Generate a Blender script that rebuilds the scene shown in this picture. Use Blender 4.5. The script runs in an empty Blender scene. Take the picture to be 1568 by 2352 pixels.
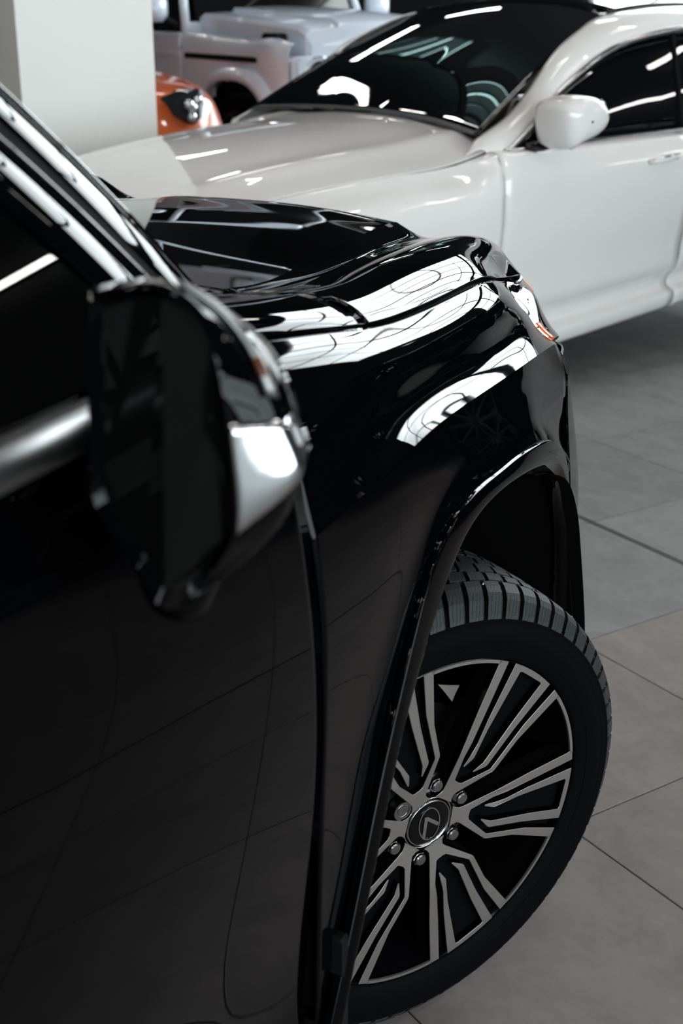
import bpy, bmesh, math, random
import numpy as np
from mathutils import Vector, Matrix
random.seed(7)
C = bpy.context.scene.collection
R = math.radians
# ------------------------------------------------------------------ camera
cam_d = bpy.data.cameras.new('camera'); cam = bpy.data.objects.new('camera', cam_d); C.objects.link(cam)
bpy.context.scene.camera = cam
cr = Vector((0.40683, -0.91350, 0.00028)); cu = Vector((0.33045, 0.14745, 0.93224)); cw = Vector((0.85164, 0.37917, -0.36185))
m = Matrix((cr, cu, -cw)).transposed().to_4x4(); m.translation = Vector((-1.76620, -1.50408, 1.66033)); cam.matrix_world = m
cam_d.sensor_fit = 'VERTICAL'; cam_d.sensor_height = 36; cam_d.sensor_width = 24; cam_d.lens = 3085.67/2352*36
cam_d.clip_start = .05; cam_d.clip_end = 200
cam_d.dof.use_dof = True; cam_d.dof.focus_distance = 2.25; cam_d.dof.aperture_fstop = 5.2
# ------------------------------------------------------------------ world, exposure
W = bpy.data.worlds.new('world'); bpy.context.scene.world = W; W.use_nodes = True
W.node_tree.nodes['Background'].inputs[0].default_value = (.55, .68, .8, 1); W.node_tree.nodes['Background'].inputs[1].default_value = .05
vs = bpy.context.scene.view_settings
vs.view_transform = 'Standard'; vs.look = 'None'; vs.gamma = 1; vs.use_curve_mapping = False; vs.exposure = 0.38
bpy.context.scene.cycles.max_bounces = 8
WINDOW_L = 10.5; LAMP_L = 25.0; SKY_L = 6.0
# ------------------------------------------------------------------ materials
def mat(name, col=(.5, .5, .5), rough=.5, metal=0, coat=0, spec=.5, emit=None, es=0, noise=None, bump=None, ior=1.5, alpha=1, coat_rough=.02):
    m = bpy.data.materials.new(name); m.use_nodes = True; nt = m.node_tree; b = nt.nodes['Principled BSDF']
    b.inputs['Base Color'].default_value = (*col, 1); b.inputs['Roughness'].default_value = rough; b.inputs['Metallic'].default_value = metal
    b.inputs['Coat Weight'].default_value = coat; b.inputs['Coat Roughness'].default_value = coat_rough
    b.inputs['Specular IOR Level'].default_value = spec; b.inputs['IOR'].default_value = ior; b.inputs['Alpha'].default_value = alpha
    if emit: b.inputs['Emission Color'].default_value = (*emit, 1); b.inputs['Emission Strength'].default_value = es
    if noise:
        sc, amt, dist = noise; tc = nt.nodes.new('ShaderNodeTexCoord'); n = nt.nodes.new('ShaderNodeTexNoise'); n.inputs['Scale'].default_value = sc; n.inputs['Detail'].default_value = 6
        n.inputs['Distortion'].default_value = dist; nt.links.new(tc.outputs['Object'], n.inputs['Vector'])
        mx = nt.nodes.new('ShaderNodeMix'); mx.data_type = 'RGBA'; nt.links.new(n.outputs['Fac'], mx.inputs[0])
        mx.inputs[6].default_value = (*[c*(1-amt) for c in col], 1); mx.inputs[7].default_value = (*[min(1, c*(1+amt)) for c in col], 1); nt.links.new(mx.outputs[2], b.inputs['Base Color'])
    if bump:
        sc, st = bump; tc = nt.nodes.new('ShaderNodeTexCoord'); n = nt.nodes.new('ShaderNodeTexNoise'); n.inputs['Scale'].default_value = sc; nt.links.new(tc.outputs['Object'], n.inputs['Vector'])
        bp = nt.nodes.new('ShaderNodeBump'); bp.inputs['Strength'].default_value = st; bp.inputs['Distance'].default_value = .002
        nt.links.new(n.outputs['Fac'], bp.inputs['Height']); nt.links.new(bp.outputs[0], b.inputs['Normal'])
    return m
BLACK = mat('black_paint', (.0008, .0009, .0013), .02, ior=1.22, noise=(900, .3, 0))
BLACKW = mat('black_wheel_paint', (.0015, .0015, .002), .12, spec=.25)
TRIM = mat('gloss_black_trim', (.003, .003, .004), .08)
MATTE = mat('matte_black_plastic', (.0025, .0025, .003), .7, spec=.15)
VOID = mat('wheel_well_liner', (.0015, .0015, .002), .95, spec=.05, bump=(80, .3))
RUB = mat('tyre_rubber', (.0015, .0016, .0019), .65, spec=.04, bump=(260, .25))
TREAD = mat('tread_rubber', (.016, .018, .020), .6, spec=.35, bump=(300, .5))
SIPE = mat('tread_block_rubber', (.013, .015, .0165), .62, spec=.35)
nt = SIPE.node_tree; tc = nt.nodes.new('ShaderNodeTexCoord'); wv = nt.nodes.new('ShaderNodeTexWave'); wv.inputs['Scale'].default_value = 52; wv.inputs['Distortion'].default_value = 5; wv.inputs['Detail'].default_value = 2; wv.inputs['Detail Scale'].default_value = 1.5
mp = nt.nodes.new('ShaderNodeMapping'); mp.inputs['Rotation'].default_value = (0, .55, 0); nt.links.new(tc.outputs['Object'], mp.inputs[0])
nt.links.new(mp.outputs[0], wv.inputs[0]); rp = nt.nodes.new('ShaderNodeValToRGB'); rp.color_ramp.elements[0].position = .05; rp.color_ramp.elements[1].position = .22
rp.color_ramp.elements[0].color = (.0015, .0015, .002, 1); rp.color_ramp.elements[1].color = (.019, .022, .024, 1)
nt.links.new(wv.outputs['Fac'], rp.inputs[0]); nt.links.new(rp.outputs[0], nt.nodes['Principled BSDF'].inputs['Base Color'])
CHROME = mat('satin_chrome', (.62, .64, .66), .12, metal=1)
DCHROME = mat('dark_satin_metal', (.26, .26, .265), .42, metal=1)
MACH = mat('machined_alloy', (.29, .268, .256), .42, metal=.8, noise=(500, .06, 0))
MACHH = mat('machined_alloy_hub', (.40, .38, .36), .27, metal=1)
NUT = mat('zinc_nut', (.34, .34, .35), .24, metal=1)
DISC = mat('brake_disc_iron', (.01, .01, .011), .45, metal=.5)
AMBER = mat('amber_reflector', (.75, .12, .01), .12, spec=.6)
WHITE = mat('pearl_white_paint', (.80, .785, .775), .35, spec=.2, coat=1, coat_rough=.02, noise=(400, .01, 0))
SILVER = mat('pale_blue_silver_paint', (.60, .66, .76), .28, coat=1)
ORANGE = mat('orange_paint', (.52, .085, .008), .25, coat=1)
LAMPG = mat('headlamp_glass', (.04, .045, .055), .04, metal=.6)
RIMG = mat('dark_alloy', (.06, .06, .065), .3, metal=.8)
WALLM = mat('dark_wall', (.018, .019, .021), .9, noise=(3, .15, 0), bump=(60, .1))
PILLAR = mat('painted_column', (.82, .83, .81), .5, noise=(2, .02, 0), bump=(120, .08))
CEILM = mat('dark_ceiling', (.008, .009, .011), .9, noise=(2, .2, 0))
FRAMEM = mat('window_frame_dark', (.02, .022, .025), .5)
GROUT = mat('grout', (.05, .05, .05), .9, noise=(30, .2, 0))
JOINTM = mat('expansion_joint_rubber', (.02, .02, .023), .7, noise=(60, .2, 0))
LEATHER = mat('dark_leather', (.006, .007, .008), .5, bump=(200, .3))
LAMP = mat('led_tube', (.8, .8, .8), .5, emit=(1.0, .955, .91), es=LAMP_L)
AMBERG = mat('amber_glow_lens', (.09, .03, .015), .15)
def glass(name, tint=(.03, .045, .045), ior=1.45, rough=.0):
    m = bpy.data.materials.new(name); m.use_nodes = True; nt = m.node_tree; nt.nodes.remove(nt.nodes['Principled BSDF']); o = nt.nodes['Material Output']
    t = nt.nodes.new('ShaderNodeBsdfTransparent'); t.inputs[0].default_value = (*tint, 1); g = nt.nodes.new('ShaderNodeBsdfGlossy'); g.inputs['Roughness'].default_value = rough; g.inputs[0].default_value = (1, 1, 1, 1)
    f = nt.nodes.new('ShaderNodeFresnel'); f.inputs[0].default_value = ior; x = nt.nodes.new('ShaderNodeMixShader')
    nt.links.new(f.outputs[0], x.inputs[0]); nt.links.new(t.outputs[0], x.inputs[1]); nt.links.new(g.outputs[0], x.inputs[2]); nt.links.new(x.outputs[0], o.inputs[0]); return m
GLASS = glass('tinted_glass', (.10, .15, .15)); MGLASS = mat('mirror_glass_dark', (.002, .002, .002), .02, spec=.12); DGLASS = mat('dark_window_glass', (.002, .003, .004), .008, ior=1.5); LENS = glass('headlamp_lens', (.75, .78, .8), 1.6)  # mirror glass coloured dark in place of the dark hall it would mirror
def pane_mat(name, L, col, sc=.6, lo=.55):
    m = bpy.data.materials.new(name); m.use_nodes = True; nt = m.node_tree; nt.nodes.remove(nt.nodes['Principled BSDF']); o = nt.nodes['Material Output']
    e = nt.nodes.new('ShaderNodeEmission'); tc = nt.nodes.new('ShaderNodeTexCoord'); n = nt.nodes.new('ShaderNodeTexNoise'); n.inputs['Scale'].default_value = sc; n.inputs['Detail'].default_value = 5
    nt.links.new(tc.outputs['Object'], n.inputs['Vector']); r = nt.nodes.new('ShaderNodeValToRGB'); r.color_ramp.elements[0].position = .3; r.color_ramp.elements[1].position = .6
    r.color_ramp.elements[0].color = (*[c*lo for c in col], 1); r.color_ramp.elements[1].color = (*col, 1); nt.links.new(n.outputs['Fac'], r.inputs[0]); nt.links.new(r.outputs[0], e.inputs[0]); e.inputs[1].default_value = L
    nt.links.new(e.outputs[0], o.inputs[0]); return m
PANE = pane_mat('daylit_pane', WINDOW_L, (.90, .98, 1.0), lo=.7); PANE3 = pane_mat('low_daylit_pane', 6.0, (.90, .98, 1.0), lo=.6); PANE2 = pane_mat('dim_daylit_pane', 8.0, (.86, .97, 1.0)); SKYP = pane_mat('skylight_pane', SKY_L, (.55, .9, .88))
# tile material: colour comes from the object colour of each tile, cloudy concrete mottling
TILE = bpy.data.materials.new('concrete_look_tile'); TILE.use_nodes = True; nt = TILE.node_tree; b = nt.nodes['Principled BSDF']
oi = nt.nodes.new('ShaderNodeObjectInfo'); tc = nt.nodes.new('ShaderNodeTexCoord'); n1 = nt.nodes.new('ShaderNodeTexNoise'); n2 = nt.nodes.new('ShaderNodeTexNoise')
ad = nt.nodes.new('ShaderNodeVectorMath'); ad.operation = 'ADD'; cx = nt.nodes.new('ShaderNodeCombineXYZ'); ml = nt.nodes.new('ShaderNodeMath'); ml.operation = 'MULTIPLY'; ml.inputs[1].default_value = 50
nt.links.new(oi.outputs['Random'], ml.inputs[0]); nt.links.new(ml.outputs[0], cx.inputs[0]); nt.links.new(tc.outputs['Object'], ad.inputs[0]); nt.links.new(cx.outputs[0], ad.inputs[1])
n1.inputs['Scale'].default_value = 5; n1.inputs['Detail'].default_value = 8; n1.inputs['Roughness'].default_value = .65; n1.inputs['Distortion'].default_value = .6
n2.inputs['Scale'].default_value = 38; n2.inputs['Detail'].default_value = 5
mp = nt.nodes.new('ShaderNodeMapping'); mp.inputs['Scale'].default_value = (1, 1.35, 1); nt.links.new(ad.outputs[0], mp.inputs[0])
nt.links.new(mp.outputs[0], n1.inputs['Vector']); nt.links.new(ad.outputs[0], n2.inputs['Vector'])
r1 = nt.nodes.new('ShaderNodeValToRGB'); r1.color_ramp.elements[0].position = .28; r1.color_ramp.elements[1].position = .72; r1.color_ramp.elements[0].color = (.80, .80, .80, 1); r1.color_ramp.elements[1].color = (1.13, 1.13, 1.13, 1)
nt.links.new(n1.outputs['Fac'], r1.inputs[0]); mx = nt.nodes.new('ShaderNodeMix'); mx.data_type = 'RGBA'; mx.blend_type = 'MULTIPLY'; mx.inputs[0].default_value = 1
nt.links.new(oi.outputs['Color'], mx.inputs[6]); nt.links.new(r1.outputs[0], mx.inputs[7])
r2 = nt.nodes.new('ShaderNodeValToRGB'); r2.color_ramp.elements[0].color = (.88, .88, .88, 1); r2.color_ramp.elements[1].color = (1.1, 1.1, 1.1, 1); nt.links.new(n2.outputs['Fac'], r2.inputs[0])
mx2 = nt.nodes.new('ShaderNodeMix'); mx2.data_type = 'RGBA'; mx2.blend_type = 'MULTIPLY'; mx2.inputs[0].default_value = 1; nt.links.new(mx.outputs[2], mx2.inputs[6]); nt.links.new(r2.outputs[0], mx2.inputs[7])
nt.links.new(mx2.outputs[2], b.inputs['Base Color']); b.inputs['Roughness'].default_value = .75; b.inputs['Specular IOR Level'].default_value = .12
bp = nt.nodes.new('ShaderNodeBump'); bp.inputs['Strength'].default_value = .12; bp.inputs['Distance'].default_value = .002; nt.links.new(n2.outputs['Fac'], bp.inputs['Height']); nt.links.new(bp.outputs[0], b.inputs['Normal'])
# ------------------------------------------------------------------ helpers
def link(name, me, parent=None, M=None):
    o = bpy.data.objects.new(name, me); C.objects.link(o)
    if parent is not None: o.parent = parent
    if M is not None: o.matrix_local = M
    return o
def mesh(name, V, F, mats, parent=None, smooth=True, M=None, fm=None, sharp=None):
    me = bpy.data.meshes.new(name); me.from_pydata([tuple(v) for v in V], [], [tuple(f) for f in F])
    for mm in (mats if isinstance(mats, (list, tuple)) else [mats]): me.materials.append(mm)
    if fm is not None: me.polygons.foreach_set('material_index', fm)
    me.polygons.foreach_set('use_smooth', [bool(smooth)]*len(me.polygons))
    bm = bmesh.new(); bm.from_mesh(me); bmesh.ops.recalc_face_normals(bm, faces=bm.faces)
    if sharp: 
        for e in bm.edges:
            if len(e.link_faces) == 2 and e.calc_face_angle(0) > sharp: e.smooth = False
    bm.to_mesh(me); bm.free()
    return link(name, me, parent, M)
class MB:
    def __init__(s): s.v = []; s.f = []; s.m = []
    def add(s, V, F, k=0):
        n = len(s.v); s.v += [tuple(v) for v in V]; s.f += [tuple(i+n for i in f) for f in F]; s.m += [k]*len(F); return s
    def box(s, x0, x1, y0, y1, z0, z1, k=0, ch=0):
        if ch:
            # chamfered box: octagonal section extruded in x with inset ends
            pts = [(y0+ch, z0), (y1-ch, z0), (y1, z0+ch), (y1, z1-ch), (y1-ch, z1), (y0+ch, z1), (y0, z1-ch), (y0, z0+ch)]
            return s.prism([(p, q) for p, q in pts], x0, x1, 'x', k, ch)
        V = [(x, y, z) for x in (x0, x1) for y in (y0, y1) for z in (z0, z1)]
        return s.add(V, [(0, 1, 3, 2), (4, 6, 7, 5), (0, 4, 5, 1), (2, 3, 7, 6), (0, 2, 6, 4), (1, 5, 7, 3)], k)
    def prism(s, pts, a, b, ax='z', k=0, ch=0):
        n = len(pts); cxx = sum(p[0] for p in pts)/n; cyy = sum(p[1] for p in pts)/n
        def P(p, t): return {'z': (p[0], p[1], t), 'x': (t, p[0], p[1]), 'y': (p[0], t, p[1])}[ax]
        if ch:
            w = max(abs(p[0]-cxx)+abs(p[1]-cyy) for p in pts); kf = 1-ch/max(w*.6, 1e-6)
            ins = [(cxx+(p[0]-cxx)*kf, cyy+(p[1]-cyy)*kf) for p in pts]
            sg = 1 if b > a else -1
            rings = [[P(p, a) for p in ins], [P(p, a+sg*ch) for p in pts], [P(p, b-sg*ch) for p in pts], [P(p, b) for p in ins]]
        else: rings = [[P(p, a) for p in pts], [P(p, b) for p in pts]]
        V = [v for r in rings for v in r]; F = []
        for q in range(len(rings)-1):
            F += [(q*n+i, q*n+(i+1) % n, (q+1)*n+(i+1) % n, (q+1)*n+i) for i in range(n)]
        F += [tuple(range(n))[::-1], tuple((len(rings)-1)*n+i for i in range(n))]
        return s.add(V, F, k)
    def lathe(s, prof, n=64, k=0, closed=False, T=None):
        V = []; F = []; m_ = len(prof)
        for i in range(n):
            a = 2*math.pi*i/n
            V += [(r*math.cos(a), r*math.sin(a), h) for r, h in prof]
        for i in range(n):
            j = (i+1) % n
            for q in range(m_-1 if not closed else m_):
                q2 = (q+1) % m_; F.append((i*m_+q, j*m_+q, j*m_+q2, i*m_+q2))
        if T is not None: V = [tuple(T @ Vector(v)) for v in V]
        return s.add(V, F, k)
    def tube(s, pts, r, n=8, k=0, cap=True):
        pts = [Vector(p) for p in pts]; rs = r if isinstance(r, (list, tuple)) else [r]*len(pts); V = []; F = []; up = None
        for i, p in enumerate(pts):
            d = (pts[min(i+1, len(pts)-1)]-pts[max(i-1, 0)]).normalized()
            if up is None: up = d.orthogonal().normalized()
            up = (up-d*up.dot(d)).normalized(); sd = d.cross(up)
            V += [tuple(p+(up*math.cos(2*math.pi*j/n)+sd*math.sin(2*math.pi*j/n))*rs[i]) for j in range(n)]
        for i in range(len(pts)-1): F += [(i*n+j, i*n+(j+1) % n, (i+1)*n+(j+1) % n, (i+1)*n+j) for j in range(n)]
        if cap: F += [tuple(range(n))[::-1], tuple((len(pts)-1)*n+j for j in range(n))]
        return s.add(V, F, k)
    def build(s, name, mats, parent=None, smooth=False, M=None, sharp=None): return mesh(name, s.v, s.f, mats, parent, smooth, M, s.m, sharp)
def nspl(y, n, t=None):
    """natural cubic spline through rows of y, n samples per interval"""
    y = np.asarray(y, float); k = len(y)
    if t is None: t = np.arange(k, dtype=float)
    t = np.asarray(t, float)
    ts = np.concatenate([np.linspace(t[i], t[i+1], n, endpoint=False) for i in range(k-1)]+[[t[-1]]])
    if k == 2: return y[0]+(y[1]-y[0])*((ts-t[0])/(t[1]-t[0]))[:, None]
    h = np.diff(t); A = np.zeros((k, k)); B = np.zeros_like(y); A[0, 0] = A[-1, -1] = 1
    for i in range(1, k-1):
        A[i, i-1] = h[i-1]; A[i, i] = 2*(h[i-1]+h[i]); A[i, i+1] = h[i]; B[i] = 6*((y[i+1]-y[i])/h[i]-(y[i]-y[i-1])/h[i-1])
    M = np.linalg.solve(A, B); out = []
    for x in ts:
        i = min(max(np.searchsorted(t, x, side='right')-1, 0), k-2); a = t[i+1]-x; bq = x-t[i]
        out.append(M[i]*a**3/(6*h[i])+M[i+1]*bq**3/(6*h[i])+(y[i]/h[i]-M[i]*h[i]/6)*a+(y[i+1]/h[i]-M[i+1]*h[i]/6)*bq)
    return np.array(out)
def grid(rails, creases=(), nu=6, nv=6, chord=True):
    """rails[j][i]: rail j across the surface, station i along it -> dense array [J][I][3]"""
    A = np.array(rails, float); t = None
    if chord:
        d = np.linalg.norm(np.diff(A, axis=1), axis=2).mean(0); t = np.concatenate([[0], np.cumsum(np.maximum(d, 1e-4))])
    L = np.array([nspl(r, nv, t) for r in A]); cut = [0]+sorted(creases)+[len(rails)-1]; out = []
    dj = np.maximum(np.linalg.norm(np.diff(A, axis=0), axis=2).mean(1), 1e-4); tj = np.concatenate([[0], np.cumsum(dj)])
    for a, b in zip(cut[:-1], cut[1:]):
        seg = L[a:b+1]; s = nspl(seg.reshape(b-a+1, -1), nu, tj[a:b+1]).reshape(-1, seg.shape[1], 3); out.append(s if a == cut[0] else s[1:])
    G = np.concatenate(out); cr = []; acc = 0
    for a, b in zip(cut[:-1], cut[1:]): acc += (b-a)*nu; cr.append(acc)
    return G, cr[:-1]
def gridmesh(name, G, mats, parent=None, creases=(), keep=None, thick=0, mirror=False, fmf=None, M=None):
    J, I = G.shape[:2]; V = G.reshape(-1, 3).copy()
    if mirror: V[:, 1] *= -1
    F = []; fm = []
    for j in range(J-1):
        for i in range(I-1):
            c = (G[j, i]+G[j+1, i]+G[j, i+1]+G[j+1, i+1])/4
            if keep is None or keep(c): F.append((j*I+i, j*I+i+1, (j+1)*I+i+1, (j+1)*I+i)); fm.append(fmf(c) if fmf else 0)
    me = bpy.data.meshes.new(name); me.from_pydata([tuple(v) for v in V], [], F)
    for mm in (mats if isinstance(mats, (list, tuple)) else [mats]): me.materials.append(mm)
    me.polygons.foreach_set('use_smooth', [True]*len(F)); me.polygons.foreach_set('material_index', fm)
    bm = bmesh.new(); bm.from_mesh(me); bm.verts.ensure_lookup_table()
    cs = set(creases)
    for e in bm.edges:
        a, b = e.verts[0].index, e.verts[1].index
        if a//I == b//I and a//I in cs: e.smooth = False
    lo = [v for v in bm.verts if not v.link_faces]; bmesh.ops.delete(bm, geom=lo, context='VERTS')
    bmesh.ops.recalc_face_normals(bm, faces=bm.faces); bm.to_mesh(me); bm.free()
    o = link(name, me, parent, M)
    if thick:
        md = o.modifiers.new('thickness', 'SOLIDIFY'); md.thickness = thick; md.offset = 0
    return o
def tag(o, label=None, cat=None, group=None, kind=None):
    if label: o['label'] = label
    if cat: o['category'] = cat
    if group: o['group'] = group
    if kind: o['kind'] = kind
    return o
def empty(name, loc=(0, 0, 0), rz=0, parent=None):
    o = bpy.data.objects.new(name, None); C.objects.link(o); o.location = loc; o.rotation_euler = (0, 0, rz); o.empty_display_size = .1
    if parent is not None: o.parent = parent
    return o
# ------------------------------------------------------------------ the hall (aligned with the floor tiles)
HZ = R(57.0)                                                     # hall axis e1; e2 = e1 - 90 deg
e1 = Vector((math.cos(HZ), math.sin(HZ), 0)); e2 = Vector((e1.y, -e1.x, 0))
HM = Matrix((e1, -e2, Vector((0, 0, 1)))).transposed().to_4x4()  # local x = e1, local y = -e2
def hallM(a, b, z=0, rot=0): return HM @ Matrix.Translation((a, -b, z)) @ Matrix.Rotation(rot, 4, 'Z')   # a along e1, b along e2
A0, A1_, B0, B1_, HH = -9.0, 17.0, -9.0, 11.0, 7.0
# floor: grout bed with the tiles on it, plain tiled material beyond
fl = MB(); fl.box(A0, A1_, -B1_, -B0, -.12, -.004); floor = fl.build('floor', GROUT, M=HM); tag(floor, kind='structure')
ta = [-.4485-.637*k for k in (4, 3, 2, 1)] + [-.4485, .183, .828, 1.482] + [1.482+.637*k for k in range(1, 9)]   # lines across e1
tb = [.455-.61*3, .455-.61*2, .455-.61, .455, 1.0645, 1.6777, 2.311, 2.935, 3.57, 4.18, 4.79, 5.4, 6.01]      # lines across e2
ta = sorted(ta); gap = .0017
tcache = {}
def tile_mesh(w, d):
    k = (round(w, 3), round(d, 3))
    if k not in tcache:
        q = MB(); c = .0012; r = [(-w/2, -d/2), (w/2, -d/2), (w/2, d/2), (-w/2, d/2)]
        n = 4; ins = [(x-math.copysign(c, x), y-math.copysign(c, y)) for x, y in r]
        V = [(x, y, -.012) for x, y in r]+[(x, y, -c) for x, y in r]+[(x, y, 0) for x, y in ins]
        F = [(0, 1, 5, 4), (1, 2, 6, 5), (2, 3, 7, 6), (3, 0, 4, 7), (4, 5, 9, 8), (5, 6, 10, 9), (6, 7, 11, 10), (7, 4, 8, 11), (8, 9, 10, 11)]
        me = bpy.data.meshes.new('floor_tile'); me.from_pydata(V, [], F); me.materials.append(TILE); tcache[k] = me
    return tcache[k]
for i in range(len(ta)-1):
    for j in range(len(tb)-1):
        a0, a1 = ta[i]+gap, ta[i+1]-gap; b0, b1 = tb[j]+gap, tb[j+1]-gap
        if abs(tb[j]-2.311) < .01: b0 += .018
        o = link('floor_tile', tile_mesh(a1-a0, b1-b0), floor, Matrix.Translation(((a0+a1)/2, -(b0+b1)/2, 0)))
        g = random.uniform(.92, 1.08); warm = tb[j] < 1.7 and (ta[i]+ta[i+1])/2 < .5
        base = (.262, .232, .222) if ta[i] < .17 else (.245, .245, .247)
        o.color = (base[0]*g, base[1]*g, base[2]*g, 1)
jt = MB(); jt.box(ta[0], ta[-1], -(2.311+.019), -(2.311+.001), -.012, -.0015); jt.build('expansion_joint', JOINTM, floor)
# surrounding floor slab pieces (outside the individually laid field)
ring = MB()
for (a, b, c_, d) in ((A0, ta[0], B0, B1_), (ta[-1], A1_, B0, B1_), (ta[0], ta[-1], B0, tb[0]), (ta[0], ta[-1], tb[-1], B1_)):
    ring.box(a, b, -d, -c_, -.012, 0)
rf = ring.build('outer_tiling', TILE, floor); rf.color = (.22, .215, .21, 1)
# walls + windows
def wall(name, pts_boxes):
    w = MB()
    for b in pts_boxes: w.box(*b)
    o = w.build(name, WALLM, M=HM); tag(o, kind='structure'); return o
def window(name, M, w, h, nx, nz, pm=PANE, arc=0):
    """local: x across, z up, centred at base; pane behind a mullion grid"""
    f = MB(); t = .05
    for i in range(nx+1): x = -w/2+w*i/nx; q = t if i in (0, nx) or i % 3 == 0 else .02; f.box(x-q, x+q, -.08, .04, 0, h)
    for i in range(nz+1): z = h*i/nz; q = t if i in (0, nz) else .022; f.box(-w/2, w/2, -.07, .03, z-q, z+q)
    if arc:
        for s_ in (0, .9):
            pts = [(w/2*math.cos(a), 0, h*.2+h*.75*math.sin(a)-s_*.4) for a in np.linspace(.1, math.pi-.1, 24)]; f.tube(pts, .05, 6)
    o = f.build(name, FRAMEM, M=M); tag(o, kind='structure')
    p = MB(); p.box(-w/2, w/2, .06, .075, 0, h); p.build('window_pane', pm, o)
    return o
# right-front wall (towards e2): big high windows
wall('wall_right', [(A0, 3.9, -(B1_+.2), -B1_, -.1, 2.9), (10.4, A1_, -(B1_+.2), -B1_, -.1, 2.9), (3.9, 10.4, -(B1_+.2), -B1_, -.1, .9), (3.9, 10.4, -(B1_+.2), -B1_, 2.72, 2.9), (A0, A1_, -(B1_+.2), -B1_, 6.3, HH), (A0, 2.3, -(B1_+.2), -B1_, 2.9, 6.3), (10.4, A1_, -(B1_+.2), -B1_, 2.9, 6.3)])
window('window_4', HM @ Matrix.Translation((7.15, -B1_-.03, .9)) @ Matrix.Rotation(math.pi, 4, 'Z'), 6.5, 1.82, 5, 2, PANE3)
window('window_1', HM @ Matrix.Translation((6.35, -B1_-.03, 2.9)) @ Matrix.Rotation(math.pi, 4, 'Z'), 8.1, 3.4, 6, 3)
# wall behind the camera (towards -e1)
wall('wall_back', [(A0-.2, A0, -B1_, -B0, -.1, .3), (A0-.2, A0, -B1_, -B0, 3.6, HH), (A0-.2, A0, 4.5, -B0, .3, 3.6)])
window('window_2', HM @ Matrix.Translation((A0-.03, -3.25, .3)) @ Matrix.Rotation(R(90), 4, 'Z'), 15.5, 3.3, 9, 2, PANE2)
wall('wall_left', [(A0, A1_, -B0, -B0+.2, -.1, HH)])
wall('wall_far', [(A1_, A1_+.2, -B1_, -B0, -.1, HH)])
cl = MB(); cl.box(A0, A1_, -B1_, -B0, HH, HH+.2); tag(cl.build('ceiling', CEILM, M=HM), kind='structure')
bmz = MB()
for a in np.arange(-7, 17, 3.0): bmz.box(a-.1, a+.1, -B1_, -B0, HH-.45, HH)
tag(bmz.build('trim_1', CEILM, M=HM), kind='structure')
window('window_3', HM @ Matrix.Translation((10.1, -5.2, HH-.5)) @ Matrix.Rotation(R(90), 4, 'X'), 1.0, 1.1, 4, 1, SKYP)

pc = MB(); pc.box(4.30, 5.02, -2.446, -1.731, 0, HH, ch=.012); tag(pc.build('column', PILLAR, M=HM), kind='structure')
# pendant LED lamps in a V, in rows over the hall
def make_lamp():
    root = empty('ceiling_lamp'); hb = MB(); tb_ = MB()
    for sg in (-1, 1):
        for part, w, z0, z1 in ((hb, .040, .0, .05), (tb_, .030, -.02, .0)):
            L = .95; ca, sa = math.cos(R(24)), math.sin(R(24))*sg
            V = []
            for x in (0, L):
                for y in (-w, w):
                    for z in (z0, z1): V.append((x*ca-y*sa, x*sa+y*ca, z))
            part.add(V, [(0, 1, 3, 2), (4, 6, 7, 5), (0, 4, 5, 1), (2, 3, 7, 6), (0, 2, 6, 4), (1, 5, 7, 3)])
    for x, y in ((.1, 0), (.8, .35), (.8, -.35)): hb.tube([(x, y, .05), (x, y, 1.6)], .004, 6)
    hb.build('lamp_housing', MATTE, root); tb_.build('light_tube', LAMP, root); return root
lamp0 = None; k = 0
for a in (-6.5, -3.6, -.7, 2.2, 5.1, 8.0, 10.9, 13.8):
    for b in (-6.6, -3.8, -1.0, 1.8, 4.6, 7.4):
        if a < -2 and b < -4 or a in (8.0, 10.9) and b > 1: continue
        if lamp0 is None: lamp0 = make_lamp(); o = lamp0
        else:
            o = lamp0.copy(); C.objects.link(o)
            for ch in lamp0.children: c = ch.copy(); C.objects.link(c); c.parent = o
        o.matrix_world = hallM(a, b, 5.1, R(75)); k += 1
        tag(o, 'V-shaped white LED tube lamp hanging under the dark ceiling, seen only reflected in the paint', 'lamp', 'ceiling lamps of the hall')
# straight tubes over the white sedan
for (a0, b0, lab, segs) in ((8.03, 3.89, 'small chevron of two white ceiling tubes mirrored low in the sedan windscreen', ((7.97, 3.58, .011), (7.89, 3.46, .011))), (9.30, 6.14, 'pair of long white ceiling tubes mirrored along the upper left of the sedan windscreen', ((8.36, 4.40, .022), (8.66, 4.98, .014))), (9.06, 6.36, 'single white ceiling tube mirrored at the top of the sedan windscreen', ((8.24, 6.42, .020),))):
    hs = []; o = None
    h = MB(); T_ = []
    for q_, (a1, b1, w_) in enumerate(segs):
        d_ = Vector((a1-a0, -(b1-b0), 0)); L = d_.length; M_ = Matrix.Rotation(math.atan2(d_.y, d_.x), 4, 'Z') @ Matrix.Translation((.03 if q_ else 0, -.03*q_, 0)); t_ = MB(); t_.box(-.01, L, -.03, .03, 0, .05, ch=.006); t_.tube([(L-.1, 0, .04), (L-.1, 0, 1.6)], .004, 6)
        h.add([tuple(M_ @ Vector(v)) for v in t_.v], t_.f); T_.append((M_, L, w_))
    o = h.build('tube_lamp', MATTE, M=HM @ Matrix.Translation((a0, -b0, 5.1))); tag(o, lab, 'lamp')
    for M_, L, w_ in T_: t_ = MB(); t_.box(.01, L-.01, -w_, w_, -.02, 0); t_.build('light_tube', LAMP, o, M=M_)
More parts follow.
